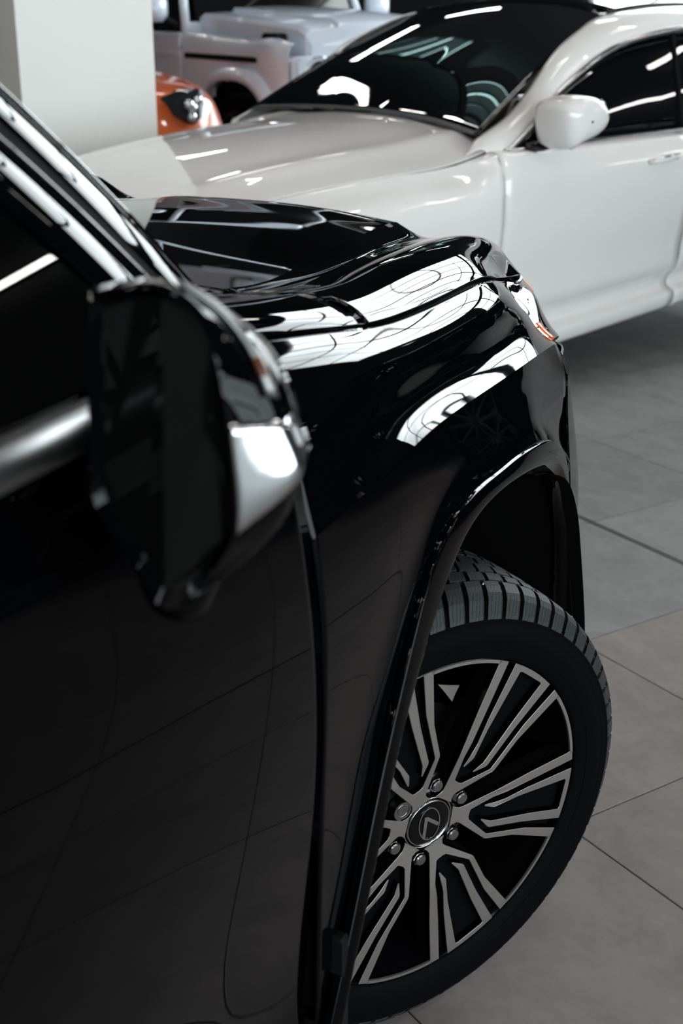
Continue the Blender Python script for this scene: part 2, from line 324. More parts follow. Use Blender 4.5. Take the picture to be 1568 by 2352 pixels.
# slim wall lamps under the high windows
for a0, a1, z, lab in ((-3.2, -1.6, 3.28, 'lower white LED tube on the dark wall, mirrored in the sedan side window'), (-2.05, -1.4, 4.12, 'upper white LED tube on the dark wall, mirrored in the sedan side window')):
    h = MB(); h.box(a0, a1, -B1_+.002, -B1_+.05, z-.04, z+.04, ch=.008); wl = h.build('wall_lamp', MATTE, M=HM); tag(wl, lab, 'lamp')
    h = MB(); h.box(a0+.02, a1-.02, -B1_+.05, -B1_+.075, z-.03, z+.03); h.build('light_tube', LAMP, wl)
# ------------------------------------------------------------------ the black SUV (world axes: x forward, y left, origin under front axle)
suv = empty('suv'); tag(suv, 'glossy black SUV in the foreground with its front wheel turned out', 'car')
HXS = 12
H0 = [(-.62,-.85,1.33),(-.45,-.862,1.307),(-.27,-.867,1.277),(-.1,-.858,1.257),(.1,-.851,1.245),(.3,-.836,1.229),(.45,-.809,1.198),(.60,-.777,1.168),(.74,-.760,1.145),(.82,-.740,1.134),(.87,-.70,1.122),(.90,-.655,1.09)]
H1 = [(x-(.004 if x > .7 else 0), y+.006, z+.007) for x, y, z in H0]
H2 = [(-.62,-.80,1.356),(-.45,-.805,1.332),(-.27,-.805,1.308),(-.1,-.795,1.289),(.1,-.785,1.278),(.3,-.77,1.265),(.45,-.755,1.249),(.60,-.737,1.230),(.72,-.715,1.208),(.80,-.692,1.190),(.86,-.655,1.165),(.90,-.61,1.10)]
H3 = [(-.62,-.765,1.358),(-.45,-.765,1.333),(-.27,-.765,1.307),(-.1,-.745,1.286),(.1,-.715,1.272),(.3,-.685,1.259),(.45,-.665,1.247),(.60,-.65,1.232),(.735,-.635,1.213),(.82,-.62,1.196),(.885,-.59,1.165),(.92,-.56,1.10)]
H4 = [(-.62,-.73,1.358),(-.45,-.725,1.332),(-.27,-.715,1.303),(-.1,-.685,1.278),(.1,-.640,1.255),(.3,-.602,1.240),(.45,-.580,1.228),(.60,-.553,1.214),(.75,-.528,1.200),(.85,-.512,1.188),(.91,-.505,1.165),(.94,-.495,1.10)]
H5 = [(-.62,-.71,1.360),(-.45,-.705,1.335),(-.27,-.693,1.307),(-.1,-.655,1.283),(.1,-.600,1.262),(.3,-.56,1.252),(.45,-.535,1.243),(.60,-.505,1.232),(.75,-.475,1.220),(.865,-.455,1.209),(.93,-.44,1.185),(.955,-.43,1.11)]
H6 = [(-.62,-.5,1.375),(-.45,-.49,1.350),(-.27,-.48,1.325),(-.1,-.45,1.303),(.1,-.41,1.283),(.3,-.38,1.271),(.45,-.36,1.260),(.60,-.34,1.248),(.76,-.32,1.234),(.885,-.31,1.222),(.955,-.30,1.195),(.98,-.30,1.11)]
H7 = [(-.62,-.25,1.385),(-.45,-.24,1.360),(-.27,-.23,1.336),(-.1,-.22,1.314),(.1,-.20,1.294),(.3,-.19,1.281),(.45,-.18,1.270),(.60,-.17,1.257),(.77,-.16,1.242),(.90,-.15,1.229),(.97,-.15,1.20),(1.0,-.15,1.11)]
H8 = [(x, 0, z+.001) for x, _, z in H7]
HR = [H0, H1, H2, H3, H4, H5, H6, H7, H8]
G, cr_ = grid(HR, [5], 6, 8)
# both halves as one sheet
half = G; full = np.concatenate([half, half[::-1][1:]*np.array([1, -1, 1])]); J = half.shape[0]
crs = [cr_[0], 2*(J-1)-cr_[0]]
yy_ = full[:, :, 1]; full[:, :, 2] += np.where(yy_ > 0, .050*np.exp(-((yy_-.335)/.062)**2)-.016*np.exp(-((yy_-.17)/.07)**2), 0)*np.clip((full[:, :, 0]+.3)/.5, 0, 1)
def rear_edge(y):                                                 # rear shut line of the bonnet, bowed back towards the centre line
    y = abs(y); return -.272 - .30*(.87-y)-.16*(.87-y)**2 if y < .87 else -.27
hood = gridmesh('hood', full, BLACK, suv, crs, keep=lambda c: c[0] > rear_edge(c[1])+.004, thick=.003)
cowl = gridmesh('cowl_panel', full, BLACK, suv, crs, keep=lambda c: c[0] < rear_edge(c[1])-.004, thick=.003)
inner = full.copy(); inner[:, :, 2] -= .022; inner[:, :, 0] -= .012; inner[:, :, 1] *= .985
gridmesh('inner_hood_frame', inner, MATTE, suv)
F0 = [(-.605,-.855,1.328),(-.5,-.864,1.311),(-.38,-.871,1.292),(-.27,-.873,1.273),(-.1,-.864,1.252),(.1,-.857,1.240),(.3,-.841,1.222),(.45,-.814,1.192),(.60,-.781,1.163)]
F1 = [(-.605,-.892,1.305),(-.5,-.898,1.289),(-.38,-.902,1.270),(-.27,-.901,1.251),(-.1,-.890,1.232),(.1,-.882,1.218),(.3,-.862,1.198),(.45,-.836,1.170),(.580,-.806,1.137)]
F2 = [(-.605,-.922,1.252),(-.5,-.924,1.243),(-.38,-.921,1.228),(-.27,-.915,1.215),(-.1,-.902,1.198),(.1,-.892,1.182),(.3,-.873,1.163),(.45,-.850,1.140),(.596,-.826,1.104)]
F3 = [(-.605,-.938,1.192),(-.5,-.937,1.189),(-.38,-.931,1.182),(-.27,-.919,1.172),(-.1,-.905,1.158),(.1,-.894,1.141),(.3,-.877,1.121),(.45,-.863,1.105),(.630,-.841,1.065)]
F4 = [(-.605,-.953,1.130),(-.5,-.953,1.134),(-.38,-.953,1.139),(-.27,-.949,1.142),(-.1,-.939,1.132),(.1,-.925,1.112),(.3,-.908,1.090),(.45,-.890,1.070),(.68,-.860,1.035)]
F5 = [(-.605,-.964,1.020),(-.5,-.963,1.040),(-.38,-.962,1.065),(-.27,-.957,1.090),(-.1,-.948,1.090),(.1,-.935,1.068),(.3,-.917,1.044),(.45,-.901,1.018),(.70,-.873,.985)]
F6 = [(-.605,-.960,.80),(-.5,-.960,.88),(-.38,-.962,.985),(-.27,-.961,1.045),(-.1,-.954,1.055),(.1,-.944,1.036),(.3,-.928,1.008),(.45,-.913,.965),(.645,-.892,.93)]
F7 = [(-.605,-.955,.62),(-.5,-.958,.775),(-.38,-.963,.935),(-.27,-.964,1.022),(-.1,-.960,1.036),(.1,-.951,1.016),(.3,-.937,.984),(.45,-.923,.932),(.60,-.904,.885)]
F8 = [(-.605,-.952,.48),(-.5,-.960,.690),(-.38,-.967,.893),(-.27,-.970,1.002),(-.1,-.969,1.020),(.1,-.960,.999),(.3,-.948,.964),(.45,-.937,.907),(.565,-.930,.842)]
GF, cf = grid([F0, F1, F2, F3, F4, F5, F6, F7, F8], [4], 6, 8)
for mir in (False, True):
    gridmesh('front_fender', GF, BLACK, suv, cf, thick=.003, mirror=mir)
    g2 = GF.copy(); g2[:, :, 1] += .02; g2 = g2[:int(GF.shape[0]*.6)]; gridmesh('inner_fender', g2, MATTE, suv, mirror=mir)
# front door and rear door side
def door(x0, xs, name, mir=False):
    rails = []
    for z, y in ((1.325,-.893),(1.30,-.918),(1.25,-.933),(1.18,-.944),(1.08,-.958),(.95,-.966),(.82,-.962),(.70,-.951),(.60,-.944),(.53,-.950),(.47,-.958),(.44,-.945)):
        rl = []
        for x in xs:
            t = min(1, max(0, (-.62-x)/.5)); yy = y-.004*t; zz = z+(.012*t if z > 1.2 else 0)
            rl.append((x-(.05*max(0, (.62-z))/.18 if x == xs[0] and z < .62 else 0), yy, zz))
        rails.append(rl)
    g, c_ = grid(rails, [], 4, 8); return gridmesh(name, g, BLACK, suv, thick=.003, mirror=mir)
for mir in (False, True):
    d_ = door(0, [-.6085, -.8, -1.1, -1.4, -1.66], 'front_door', mir); r_ = door(0, [-1.667, -1.9, -2.2, -2.5, -2.68], 'rear_door', mir)
    sgn = -1 if not mir else 1
    for dd, hx in ((d_, -1.52), (r_, -2.5)):
        h = MB(); h.tube([(hx, sgn*.957, 1.13), (hx+.03, sgn*.99, 1.135), (hx+.11, sgn*1.0, 1.138), (hx+.19, sgn*.99, 1.137), (hx+.22, sgn*.957, 1.132)], [.011, .012, .012, .012, .011], 10); h.build('door_handle', BLACK, dd, True)
    s = MB(); s.box(-2.65, -.66, sgn*.955 if sgn < 0 else .86, -.86 if sgn < 0 else .955, .36, .455, ch=.02); s.build('rocker_panel', BLACK, suv)
    s = MB(); s.box(-2.4, -.78, sgn*1.02 if sgn < 0 else .85, -.85 if sgn < 0 else 1.02, .345, .385, ch=.012); s.build('running_board', MATTE, suv)
    t = MB(); pts = [(-.86, -.905, 1.343), (-1.06, -.912, 1.3465), (-1.35, -.914, 1.349), (-1.7, -.914, 1.352), (-2.1, -.912, 1.358), (-2.6, -.90, 1.366)]
    V = []; F = []; pr = [(0, -.018), (-.012, -.019), (-.019, -.012), (-.021, 0), (-.018, .011), (-.008, .016), (.004, .016)]
    for x, y, z in pts: V += [(x, (y+py) if sgn < 0 else -(y+py), z+pz) for py, pz in pr]
    n = len(pr)
    for i in range(len(pts)-1): F += [(i*n+j, i*n+(j+1) % n, (i+1)*n+(j+1) % n, (i+1)*n+j) for j in range(n)]
    F += [tuple(range(n)), tuple((len(pts)-1)*n+j for j in range(n))[::-1]]
    t.add(V, F); tag(t.build('belt_trim', DCHROME, suv, True), 'satin metal strip under the side windows')
# rear quarter, roof, tail : the rest of the body, mostly outside the frame
rq = []
for z, y in ((1.34,-.885),(1.28,-.925),(1.15,-.95),(1.0,-.965),(.85,-.965),(.7,-.95),(.62,-.945)):
    rq.append([(-2.69, y, z), (-3.1, y, z), (-3.6, y*.985, z), (-3.95, y*.93, z), (-4.08, y*.75, z), (-4.12, 0, z)])
g, c_ = grid(rq, [], 4, 6)
def arch_keep(cx_, r_, z_=.41): return lambda c: (c[0]-cx_)**2+(c[2]-z_)**2 > r_*r_
for mir in (False, True): gridmesh('rear_quarter_panel', g, BLACK, suv, thick=.004, mirror=mir, keep=arch_keep(-2.85, .5))
rr = []
for (x, z, w) in ((-.98,1.80,.60),(-1.2,1.86,.63),(-1.8,1.885,.66),(-2.6,1.88,.655),(-3.4,1.85,.63),(-3.75,1.80,.60),(-3.9,1.70,.60),(-4.05,1.36,.74)):
    rr.append([(x, -w-.02, z-.055), (x, -w+.03, z-.015), (x, -w*.6, z+.002), (x, 0, z+.012)])
rr = [[rr[i][j] for i in range(len(rr))] for j in range(4)]
g, c_ = grid(rr, [], 4, 4); full_r = np.concatenate([g, g[::-1][1:]*np.array([1, -1, 1])]); gridmesh('roof', full_r, BLACK, suv, thick=.004)
# A-pillar and window frame: bands that run up the windscreen edge
lo = {'sil': (-.504,-.800,1.326), 'r1': (-.605,-.835,1.345), 'r2': (-.665,-.862,1.352), 'r3': (-.685,-.872,1.352), 'r4': (-.76,-.892,1.352)}
hi = {'sil': (-.98,-.737,1.705), 'r1': (-1.045,-.757,1.705), 'r2': (-1.09,-.775,1.70), 'r3': (-1.105,-.783,1.698), 'r4': (-1.14,-.795,1.69)}
def lerp(a, b, t): return tuple(a[i]+(b[i]-a[i])*t for i in range(3))
def sagz(p, t): return (p[0]+.030*math.sin(math.pi*t)*0, p[1], p[2]+.018*math.sin(math.pi*min(t, 1)))
def strip(name, A, B, bulge, mats, parent, n=20, depth=.03, mir=False, outn=Vector((.25, -.8, .5))):
    V = []; F = []; W_ = 9
    on = outn.normalized()
    for i in range(n+1):
        t = i/n; a = Vector(sagz(lerp(A[0], A[1], t), t)); b = Vector(sagz(lerp(B[0], B[1], t), t))
        ring = []
        for j in range(W_):
            u = j/(W_-1); ring.append(a.lerp(b, u)+on*bulge*(1-(2*u-1)**2)**.6 if 0 < u < 1 else a.lerp(b, u))
        ring += [b-on*depth, a-on*depth]
        V += [tuple(p) for p in ring]
    m_ = W_+2
    for i in range(n): F += [(i*m_+j, i*m_+(j+1) % m_, (i+1)*m_+(j+1) % m_, (i+1)*m_+j) for j in range(m_)]
    F += [tuple(range(m_)), tuple(n*m_+j for j in range(m_))[::-1]]
    if mir: V = [(x, -y, z) for x, y, z in V]
    return mesh(name, V, F, mats, parent, True, sharp=R(50))
for mir in (False, True):
    ap = strip('a_pillar', (lo['sil'], hi['sil']), (lo['r1'], hi['r1']), .005, BLACK, suv, mir=mir, outn=Vector((.35, -.75, .56)))
    strip('window_seal', (lo['r1'], hi['r1']), (lo['r2'], hi['r2']), -.006, MATTE, ap, mir=mir)
    strip('chrome_window_trim', (lo['r2'], hi['r2']), (lo['r3'], hi['r3']), .008, BLACK, ap, mir=mir)
    strip('door_window_frame', (lo['r3'], hi['r3']), (lo['r4'], hi['r4']), .006, BLACK, ap, mir=mir)
    # side glass
    s_ = -1 if not mir else 1
    gl = MB(); P_ = [(-.76,.893,1.353), (-1.14,.796,1.69), (-1.45,.76,1.79), (-2.6,.76,1.79), (-2.66,.893,1.37), (-1.7,.895,1.353)]
    gl.add([(x, s_*y, z) for x, y, z in P_]+[(x, s_*(y-.005), z) for x, y, z in P_], [(0, 1, 2, 3, 4, 5), (6, 7, 8, 9, 10, 11)]+[(i, (i+1) % 6, (i+1) % 6+6, i+6) for i in range(6)]); gl.build('side_window', GLASS, suv)
    bp_ = MB(); bp_.tube([(-1.66, s_*.897, 1.35), (-1.70, s_*.765, 1.79)], .035, 8); bp_.tube([(-1.02, s_*.893, 1.352), (-1.16, s_*.80, 1.66)], .008, 8); bp_.build('b_pillar', MATTE, suv, True)
    rw = MB(); rw.tube([(-1.14, s_*.785, 1.70), (-1.45, s_*.755, 1.80), (-2.1, s_*.75, 1.82), (-3.0, s_*.74, 1.81), (-3.9, s_*.70, 1.70)], .035, 10); rw.build('roof_rail', BLACK, suv, True)
wsx = []
for t in np.linspace(0, 1, 8):
    row = []
    for u in np.linspace(0, 1, 7):
        y = (.800+(.737-.800)*t)*(1-u); x0 = -.504+(-.98+.504)*t; bow = .16*(1-(1-u)**2)*(1-.5*t)
        row.append((x0+bow-.004, -y*.995, 1.326+(1.705-1.326)*t+.018*math.sin(math.pi*t)+.03*(1-(1-u)**2)*t+.01))
    wsx.append(row)
g = np.array(wsx).transpose(1, 0, 2); g = np.concatenate([g, g[::-1][1:]*np.array([1, -1, 1])]); gridmesh('windshield', g, GLASS, suv, thick=.004)
# interior that the tinted glass lets through
it = MB(); it.box(-1.05, -.55, -.74, .74, .95, 1.24, ch=.04); it.box(-.75, -.5, -.70, .70, 1.2, 1.30, ch=.03); it.build('dashboard', LEATHER, suv, True, sharp=R(40))
fb = MB(); fb.box(-3.9, -.6, -.86, .86, .42, .5); fb.build('cabin_floor', MATTE, suv)
sw = MB(); T = Matrix.Translation((-1.1, .38, 1.14)) @ Matrix.Rotation(R(-65), 4, 'Y'); sw.lathe([(.185+.014*math.cos(a), .014*math.sin(a)) for a in np.linspace(0, 2*math.pi, 9)[:-1]], 36, closed=True, T=T); sw.lathe([(0.001, .01), (.06, .01), (.07, -.01), (0.001, -.01)], 16, T=T)
for a in (0, math.pi, math.pi*1.5): sw.tube([T @ Vector((.06*math.cos(a), .06*math.sin(a), 0)), T @ Vector((.18*math.cos(a), .18*math.sin(a), 0))], .012, 6)
sw.build('steering_wheel', LEATHER, suv, True)
for sx, sy in ((-1.75, -.38), (-1.75, .38)):
    st = MB(); st.box(sx-.28, sx+.25, sy-.25, sy+.25, .62, .80, ch=.05); st.box(sx-.40, sx-.24, sy-.24, sy+.24, .78, 1.38, ch=.05); st.box(sx-.42, sx-.30, sy-.13, sy+.13, 1.40, 1.58, ch=.04); st.build('seat', LEATHER, suv, True, sharp=R(40))
# wheel-arch flare
OUT = [(-.60,-.966,.47),(-.545,-.972,.59),(-.495,-.976,.70),(-.44,-.979,.808),(-.365,-.980,.918),(-.295,-.980,.99),(-.22,-.979,1.018),(-.12,-.975,1.0235),(.0,-.970,1.012),(.125,-.964,.998),(.26,-.956,.975),(.38,-.947,.943),(.46,-.941,.903),(.53,-.936,.850),(.60,-.930,.72),(.68,-.920,.54),(.72,-.912,.42)]
INN = [(-.565,-.978,.47),(-.52,-.980,.572),(-.465,-.983,.67),(-.415,-.984,.765),(-.335,-.984,.850),(-.25,-.985,.918),(-.17,-.983,.962),(-.07,-.978,.972),(.06,-.971,.960),(.22,-.962,.926),(.35,-.951,.886),(.45,-.943,.845),(.515,-.937,.795),(.56,-.933,.74),(.60,-.930,.665),(.67,-.920,.505),(.70,-.914,.41)]
ou = nspl(OUT, 6); inn = nspl(INN, 6); V = []; F = []
prof = [(-.02, .020), (-.005, .004), (.01, .0012), (.03, .0), (.07, -.0005), (.30, -.002), (.50, -.003), (.56, -.0025), (.62, .0), (.68, .0025), (.95, .012), (.98, .014), (1.0, .017), (1.01, .030)]
for o_, i_ in zip(ou, inn):
    for u, dy in prof:
        uu = min(u, 1.08); p_ = o_+(i_-o_)*uu; V.append((p_[0], p_[1]+dy, p_[2]))
n = len(prof)
for i in range(len(ou)-1): F += [(i*n+j, i*n+j+1, (i+1)*n+j+1, (i+1)*n+j) for j in range(n-1)]
for s_ in (1, -1):
    fl_ = mesh('wheel_arch_flare', [(x, y*s_, z) for x, y, z in V], F, BLACK, suv, True); md = fl_.modifiers.new('t', 'SOLIDIFY'); md.thickness = .003
# wheel well liner
for s_ in (1, -1):
    V = []; F = []; k = len(inn)
    for i_ in inn:
        for y in (-.952, -.6, -.45):
            q = .006; ctr = np.array([0, 0, .41]); d_ = np.array([i_[0], 0, i_[2]])-ctr; d_ /= np.linalg.norm(d_); V.append((i_[0]+d_[0]*q, y*s_, i_[2]+d_[2]*q))
    for i in range(k-1): F += [(i*3+j, i*3+j+1, (i+1)*3+j+1, (i+1)*3+j) for j in range(2)]
    V += [(-.75, -.45*s_, .25), (.9, -.45*s_, .25), (.9, -.45*s_, 1.1), (-.75, -.45*s_, 1.1)]; nn = len(V); F.append((nn-4, nn-3, nn-2, nn-1))
    mesh('wheel_well', V, F, VOID, suv, True)
    mf = MB(); mf.box(-.565, -.548, min(-.972*s_, -.70*s_), max(-.972*s_, -.70*s_), .17, .60, ch=.003); mf.build('mud_flap', MATTE, suv)
# front bumper
BR = [[(.715,-.862,1.008),(.80,-.842,.996),(.90,-.800,.983),(.962,-.69,.972),(.985,-.5,.965),(1.0,-.25,.96),(1.005,0,.96)],
      [(.720,-.876,.965),(.80,-.858,.955),(.905,-.812,.94),(.975,-.70,.93),(1.005,-.5,.92),(1.03,-.25,.92),(1.035,0,.92)],
      [(.665,-.892,.925),(.78,-.872,.90),(.905,-.82,.885),(.985,-.71,.88),(1.02,-.5,.87),(1.045,-.25,.87),(1.05,0,.87)],
      [(.575,-.924,.85),(.71,-.902,.83),(.87,-.848,.81),(.985,-.72,.80),(1.025,-.5,.80),(1.05,-.25,.80),(1.055,0,.80)],
      [(.60,-.930,.70),(.715,-.913,.70),(.87,-.862,.70),(.985,-.73,.70),(1.03,-.5,.70),(1.05,-.25,.70),(1.055,0,.70)],
      [(.66,-.925,.54),(.735,-.914,.54),(.87,-.866,.55),(.98,-.74,.55),(1.02,-.5,.56),(1.045,-.25,.56),(1.05,0,.56)],
      [(.715,-.912,.40),(.76,-.900,.40),(.87,-.85,.41),(.96,-.73,.42),(1.0,-.5,.42),(1.02,-.25,.42),(1.025,0,.42)],
      [(.74,-.86,.34),(.78,-.84,.34),(.86,-.80,.34),(.93,-.70,.34),(.97,-.5,.34),(.98,-.25,.34),(.985,0,.34)]]
g, c_ = grid(BR, [1], 6, 7, chord=True); g = np.concatenate([g, (g*np.array([1, -1, 1]))[:, ::-1][:, 1:]], axis=1); gridmesh('front_bumper', g, BLACK, suv, c_, thick=.003)
# grille between the lamps (faces away from the camera)
gr = MB(); gr.prism([(-.46, 1.09), (.46, 1.09), (.40, .80), (.55, .50), (-.55, .50), (-.40, .80)], 1.03, 1.065, 'x', 0, .006)
grl = gr.build('grille', TRIM, suv)
for i in range(7):
    s = MB(); w = .42-.03*abs(i-3); z = .56+i*.08; s.box(1.062, 1.085, -w, w, z, z+.03, ch=.006); s.build('grille_bar', CHROME, grl)
# headlamps
LR = [[(.606,-.777,1.160),(.65,-.785,1.150),(.74,-.765,1.138),(.82,-.738,1.128),(.875,-.695,1.116),(.905,-.62,1.10),(.935,-.50,1.095)],
      [(.592,-.801,1.130),(.66,-.795,1.122),(.745,-.790,1.112),(.83,-.762,1.100),(.895,-.71,1.088),(.93,-.62,1.078),(.955,-.50,1.072)],
      [(.607,-.822,1.096),(.67,-.817,1.088),(.75,-.808,1.078),(.84,-.778,1.066),(.91,-.72,1.055),(.945,-.62,1.045),(.97,-.50,1.04)],
      [(.636,-.840,1.063),(.70,-.833,1.055),(.77,-.822,1.046),(.855,-.79,1.035),(.93,-.725,1.026),(.96,-.62,1.018),(.982,-.50,1.01)],
      [(.690,-.8535,1.034),(.74,-.846,1.028),(.80,-.834,1.020),(.875,-.80,1.010),(.945,-.73,1.0),(.972,-.62,.99),(.99,-.50,.985)]]
g, c_ = grid(LR, [], 5, 6)
for s_ in (False, True):
    hl = gridmesh('headlight', g, LENS, suv, thick=.002, mirror=s_)
    q = g.copy(); q[:, :, 0] -= .03; q[:, :, 1] += .03; q[:, :, 2] -= .012; gridmesh('lamp_housing', q, LAMPG, hl, mirror=s_)
    # amber marker strips just under the lens edge
    for (j0, j1, i0, i1) in ((12, 19, 3, 6), (1, 5, 15, 19)):
        q = g[j0:j1+1, i0:i1+1].copy(); q[:, :, 1] -= .0015; tag(gridmesh('amber_reflector', q, AMBER, hl, mirror=s_, thick=.002), 'orange reflector inside the headlamp')
    tb2 = MB(); sg = -1 if not s_ else 1
    for yy, xx in ((.70, .86), (.60, .90)): tb2.lathe([(.001, 0), (.026, .004), (.034, .03), (.038, .034), (.038, .0), (.03, -.02)], 20, T=Matrix.Translation((xx-.03, sg*yy, 1.065)) @ Matrix.Rotation(R(90), 4, 'Y'))
    tb2.build('projector_lens', CHROME, hl, True)
    # slim bright strip that closes the lamp against the bonnet
    q = g[0:2, 6:26].copy(); q[:, :, 2] += .004; gridmesh('chrome_lamp_strip', q, DCHROME, hl, thick=.004, mirror=s_)
# door mirror
REAR = [(-1.06, -1.0151, 1.474), (-1.06, -1.0263, 1.4847), (-1.06, -1.0555, 1.4919), (-1.05, -1.0712, 1.4875), (-1.032, -1.0758, 1.4738), (-1.014, -1.0774, 1.4473), (-1.014, -1.0845, 1.4186), (-1.014, -1.0882, 1.3829), (-1.014, -1.0915, 1.3304), (-1.014, -1.0854, 1.3003), (-1.014, -1.0672, 1.2739), (-1.035, -1.0576, 1.2609), (-1.06, -1.0556, 1.2696), (-1.06, -1.043, 1.2883), (-1.06, -1.0338, 1.3059), (-1.06, -1.0113, 1.3308), (-1.06, -1.0068, 1.3706), (-1.06, -1.0104, 1.4278)]
SIL = [(-.98,-.9599,1.4561),(-.98,-.9724,1.467),(-.98,-1.0083,1.474),(-.98,-1.0356,1.4682),(-.975,-1.0594,1.4543),(-.975,-1.0824,1.4375),(-.975,-1.1001,1.4119),(-.975,-1.1118,1.3792),(-.975,-1.1208,1.3535),(-.975,-1.1172,1.3337),(-.975,-1.103,1.3035),(-.98,-1.077,1.2773),(-.98,-1.0472,1.2512),(-.98,-1.0166,1.233),(-.98,-.9914,1.257),(-.98,-.9633,1.2947),(-.98,-.9512,1.3378),(-.98,-.9544,1.4015)]
def closed_spl(pts, n):
    k = len(pts); ext = [pts[i % k] for i in range(-4, k+5)]; s = nspl(ext, n); return s[4*n:(4+k)*n]
NS = 5
r0 = closed_spl(REAR, NS); r2 = closed_spl(SIL, NS)
for s_ in (False, True):
    rings = []; cen = r2.mean(0)
    cr0 = r0.mean(0)
    ins = cr0+(r0-cr0)*.975; ins[:, 0] = r0[:, 0]-.003
    ins2 = cr0+(r0-cr0)*.90; ins2[:, 0] = r0[:, 0]+.006
    r1 = (r0+r2)/2; r1[:, 1:] += (r1[:, 1:]-r1[:, 1:].mean(0))*.02
    r3 = cen+(r2-cen)*.86; r3[:, 0] = -.935; r4 = cen+(r2-cen)*.52; r4[:, 0] = -.905; r5 = cen+(r2-cen)*.05; r5[:, 0] = -.895
    rings = [ins2, ins, r0, (r0*.75+r1*.25), r1, (r1+r2)/2+0, r2, r2*.45+r3*.55, r3, r4, r5]
    rings[5][:, 1:] += (r1[:, 1:]-r1[:, 1:].mean(0))*.012
    n = len(r0); V = [tuple(p) for r_ in rings for p in r_]
    def faces(qs, js): return [(q*n+j, q*n+(j+1) % n, (q+1)*n+(j+1) % n, (q+1)*n+j) for q in qs for j in js]
    i0, i1 = 7*NS-1, 9*NS+3           # chrome lower outer corner
    F = []; fm = []
    chr_q = range(2, 7); shell = [(q, j) for q in range(len(rings)-1) for j in range(n)]
    def in_chrome(q, j): return 2 <= q < 7 and 7*NS-1 <= j < 8*NS+3
    body_f = [f for (q, j), f in zip(shell, [(q*n+j, q*n+(j+1) % n, (q+1)*n+(j+1) % n, (q+1)*n+j) for q, j in shell]) if not in_chrome(q, j)]
    chrome_f = [(q*n+j, q*n+(j+1) % n, (q+1)*n+(j+1) % n, (q+1)*n+j) for q, j in shell if in_chrome(q, j)]
    if s_: V = [(x, -y, z) for x, y, z in V]
    mir_o = mesh('door_mirror', V, body_f, BLACK, suv, True, sharp=R(60))
    ch_o = mesh('chrome_mirror_cap', V, chrome_f, CHROME, mir_o, True); md = ch_o.modifiers.new('t', 'SOLIDIFY'); md.thickness = -.0035 if not s_ else .0035; md.offset = 1
    tag(ch_o, 'bright chrome lower corner of the mirror')
    # mirror glass
    gv = [tuple(p) for p in ins2]; gv = [(x, -y if s_ else y, z) for x, y, z in gv]; mesh('mirror_glass', gv+[(x+.004, y, z) for x, y, z in gv], [tuple(range(n)), tuple(range(n, 2*n))[::-1]]+[(j, (j+1) % n, n+(j+1) % n, n+j) for j in range(n)], MGLASS, mir_o, False)
    # turn-signal strip wrapped on the outer upper edge
    sv = []; idx = list(range(3*NS, 7*NS-2)); sc_ = lambda r_, j, k: r_[j]+np.array([0, 0, 0])
    cc = r1.mean(0)
    for j in idx:
        for t_ in (.25, .5, .75):
            p_ = r1[j]*(1-t_)+r2[j]*t_; d_ = (p_-cc); d_[0] = 0; d_ /= np.linalg.norm(d_); sv.append(p_+d_*(.0075 if t_ == .5 else .005))
    sf = [(a*3+b, a*3+b+1, (a+1)*3+b+1, (a+1)*3+b) for a in range(len(idx)-1) for b in range(2)]
    if s_: sv = [(x, -y, z) for x, y, z in sv]
    ts = mesh('turn_signal_lens', sv, sf, [DCHROME, AMBERG], mir_o, True, fm=[1 if (len(idx)*.70*2 < f_ < len(idx)*.82*2 and f_ % 2 == 0) else 0 for f_ in range(len(sf))]); md = ts.modifiers.new('t', 'SOLIDIFY'); md.thickness = .003
    ar = MB(); y_ = -1 if not s_ else 1
    ar.tube([(-.99, y_*1.0, 1.33), (-.95, y_*.97, 1.33), (-.90, y_*.93, 1.325), (-.88, y_*.90, 1.32)], [.04, .034, .036, .045], 12); ar.build('mirror_arm', BLACK, mir_o, True)
    cm = MB(); cm.lathe([(.001, -.03), (.014, -.028), (.024, -.018), (.03, 0), (.034, .02), (.03, .04)], 20, T=Matrix.Translation((-1.0, y_*1.035, 1.262))); cm.build('camera_pod', BLACK, mir_o, True)
# ------------------------------------------------------------------ wheels
def wheel_matrix(c, nrm):
    n_ = Vector(nrm).normalized(); t_ = Vector((-n_.y, n_.x, 0)).normalized(); z_ = n_.cross(t_)
    M = Matrix((t_, z_, n_)).transposed().to_4x4(); M.translation = c; return M
mmod = lambda pts: [(a/1000, b/1000) for a, b in pts]
SLOT_OUT = mmod([(290.3,-70.5),(202.9,-46.6),(150.2,-33.5),(122.7,-29.0),(83.3,-11.0),(81.9,-7.5),(81.8,3.2),(84.0,9.0),(123.6,40.8),(127.2,43.0),(216.6,51.5),(290.1,68.4)])
WIN_R = mmod([(282.0,88.2),(279.0,84.5),(189.7,60.0),(128,53.2),(123,51.5),(66,13.0),(60,10.5),(52,13),(46.5,18)])
WIN_L = mmod([(280.3,-87.6),(275.2,-85.2),(196.0,-63.5),(125.1,-42.0),(69,-21.0),(58,-18.0),(50.5,-20.0),(44.5,-23.5)])
PADU = mmod([(293.6,-52.0),(196.9,-32.8),(151.1,-20.5),(129.5,-18.5),(109.2,-16.1),(108.8,-13.3),(126.4,-8.5),(130.3,-8.2),(179.1,-18.5),(285.3,-31.5),(287.5,-27.0),(288.1,25.2),(286.2,29.2),(215.6,22.5),(130.2,18.4),(108.8,11.4),(108.1,13.8),(124.9,29.0),(129.2,30.9),(201.8,36.6),(294.3,49.6)])
RO = .2985
def arc(rr, a0, a1, n=6): return [(rr*math.cos(a), rr*math.sin(a)) for a in np.linspace(a0, a1, n)]
ang = lambda p: math.atan2(p[1], p[0])
def face_h(r): return .0075+.0091*min(1, max(0, (r-.05)/.08))     # face plane height over the nut seats
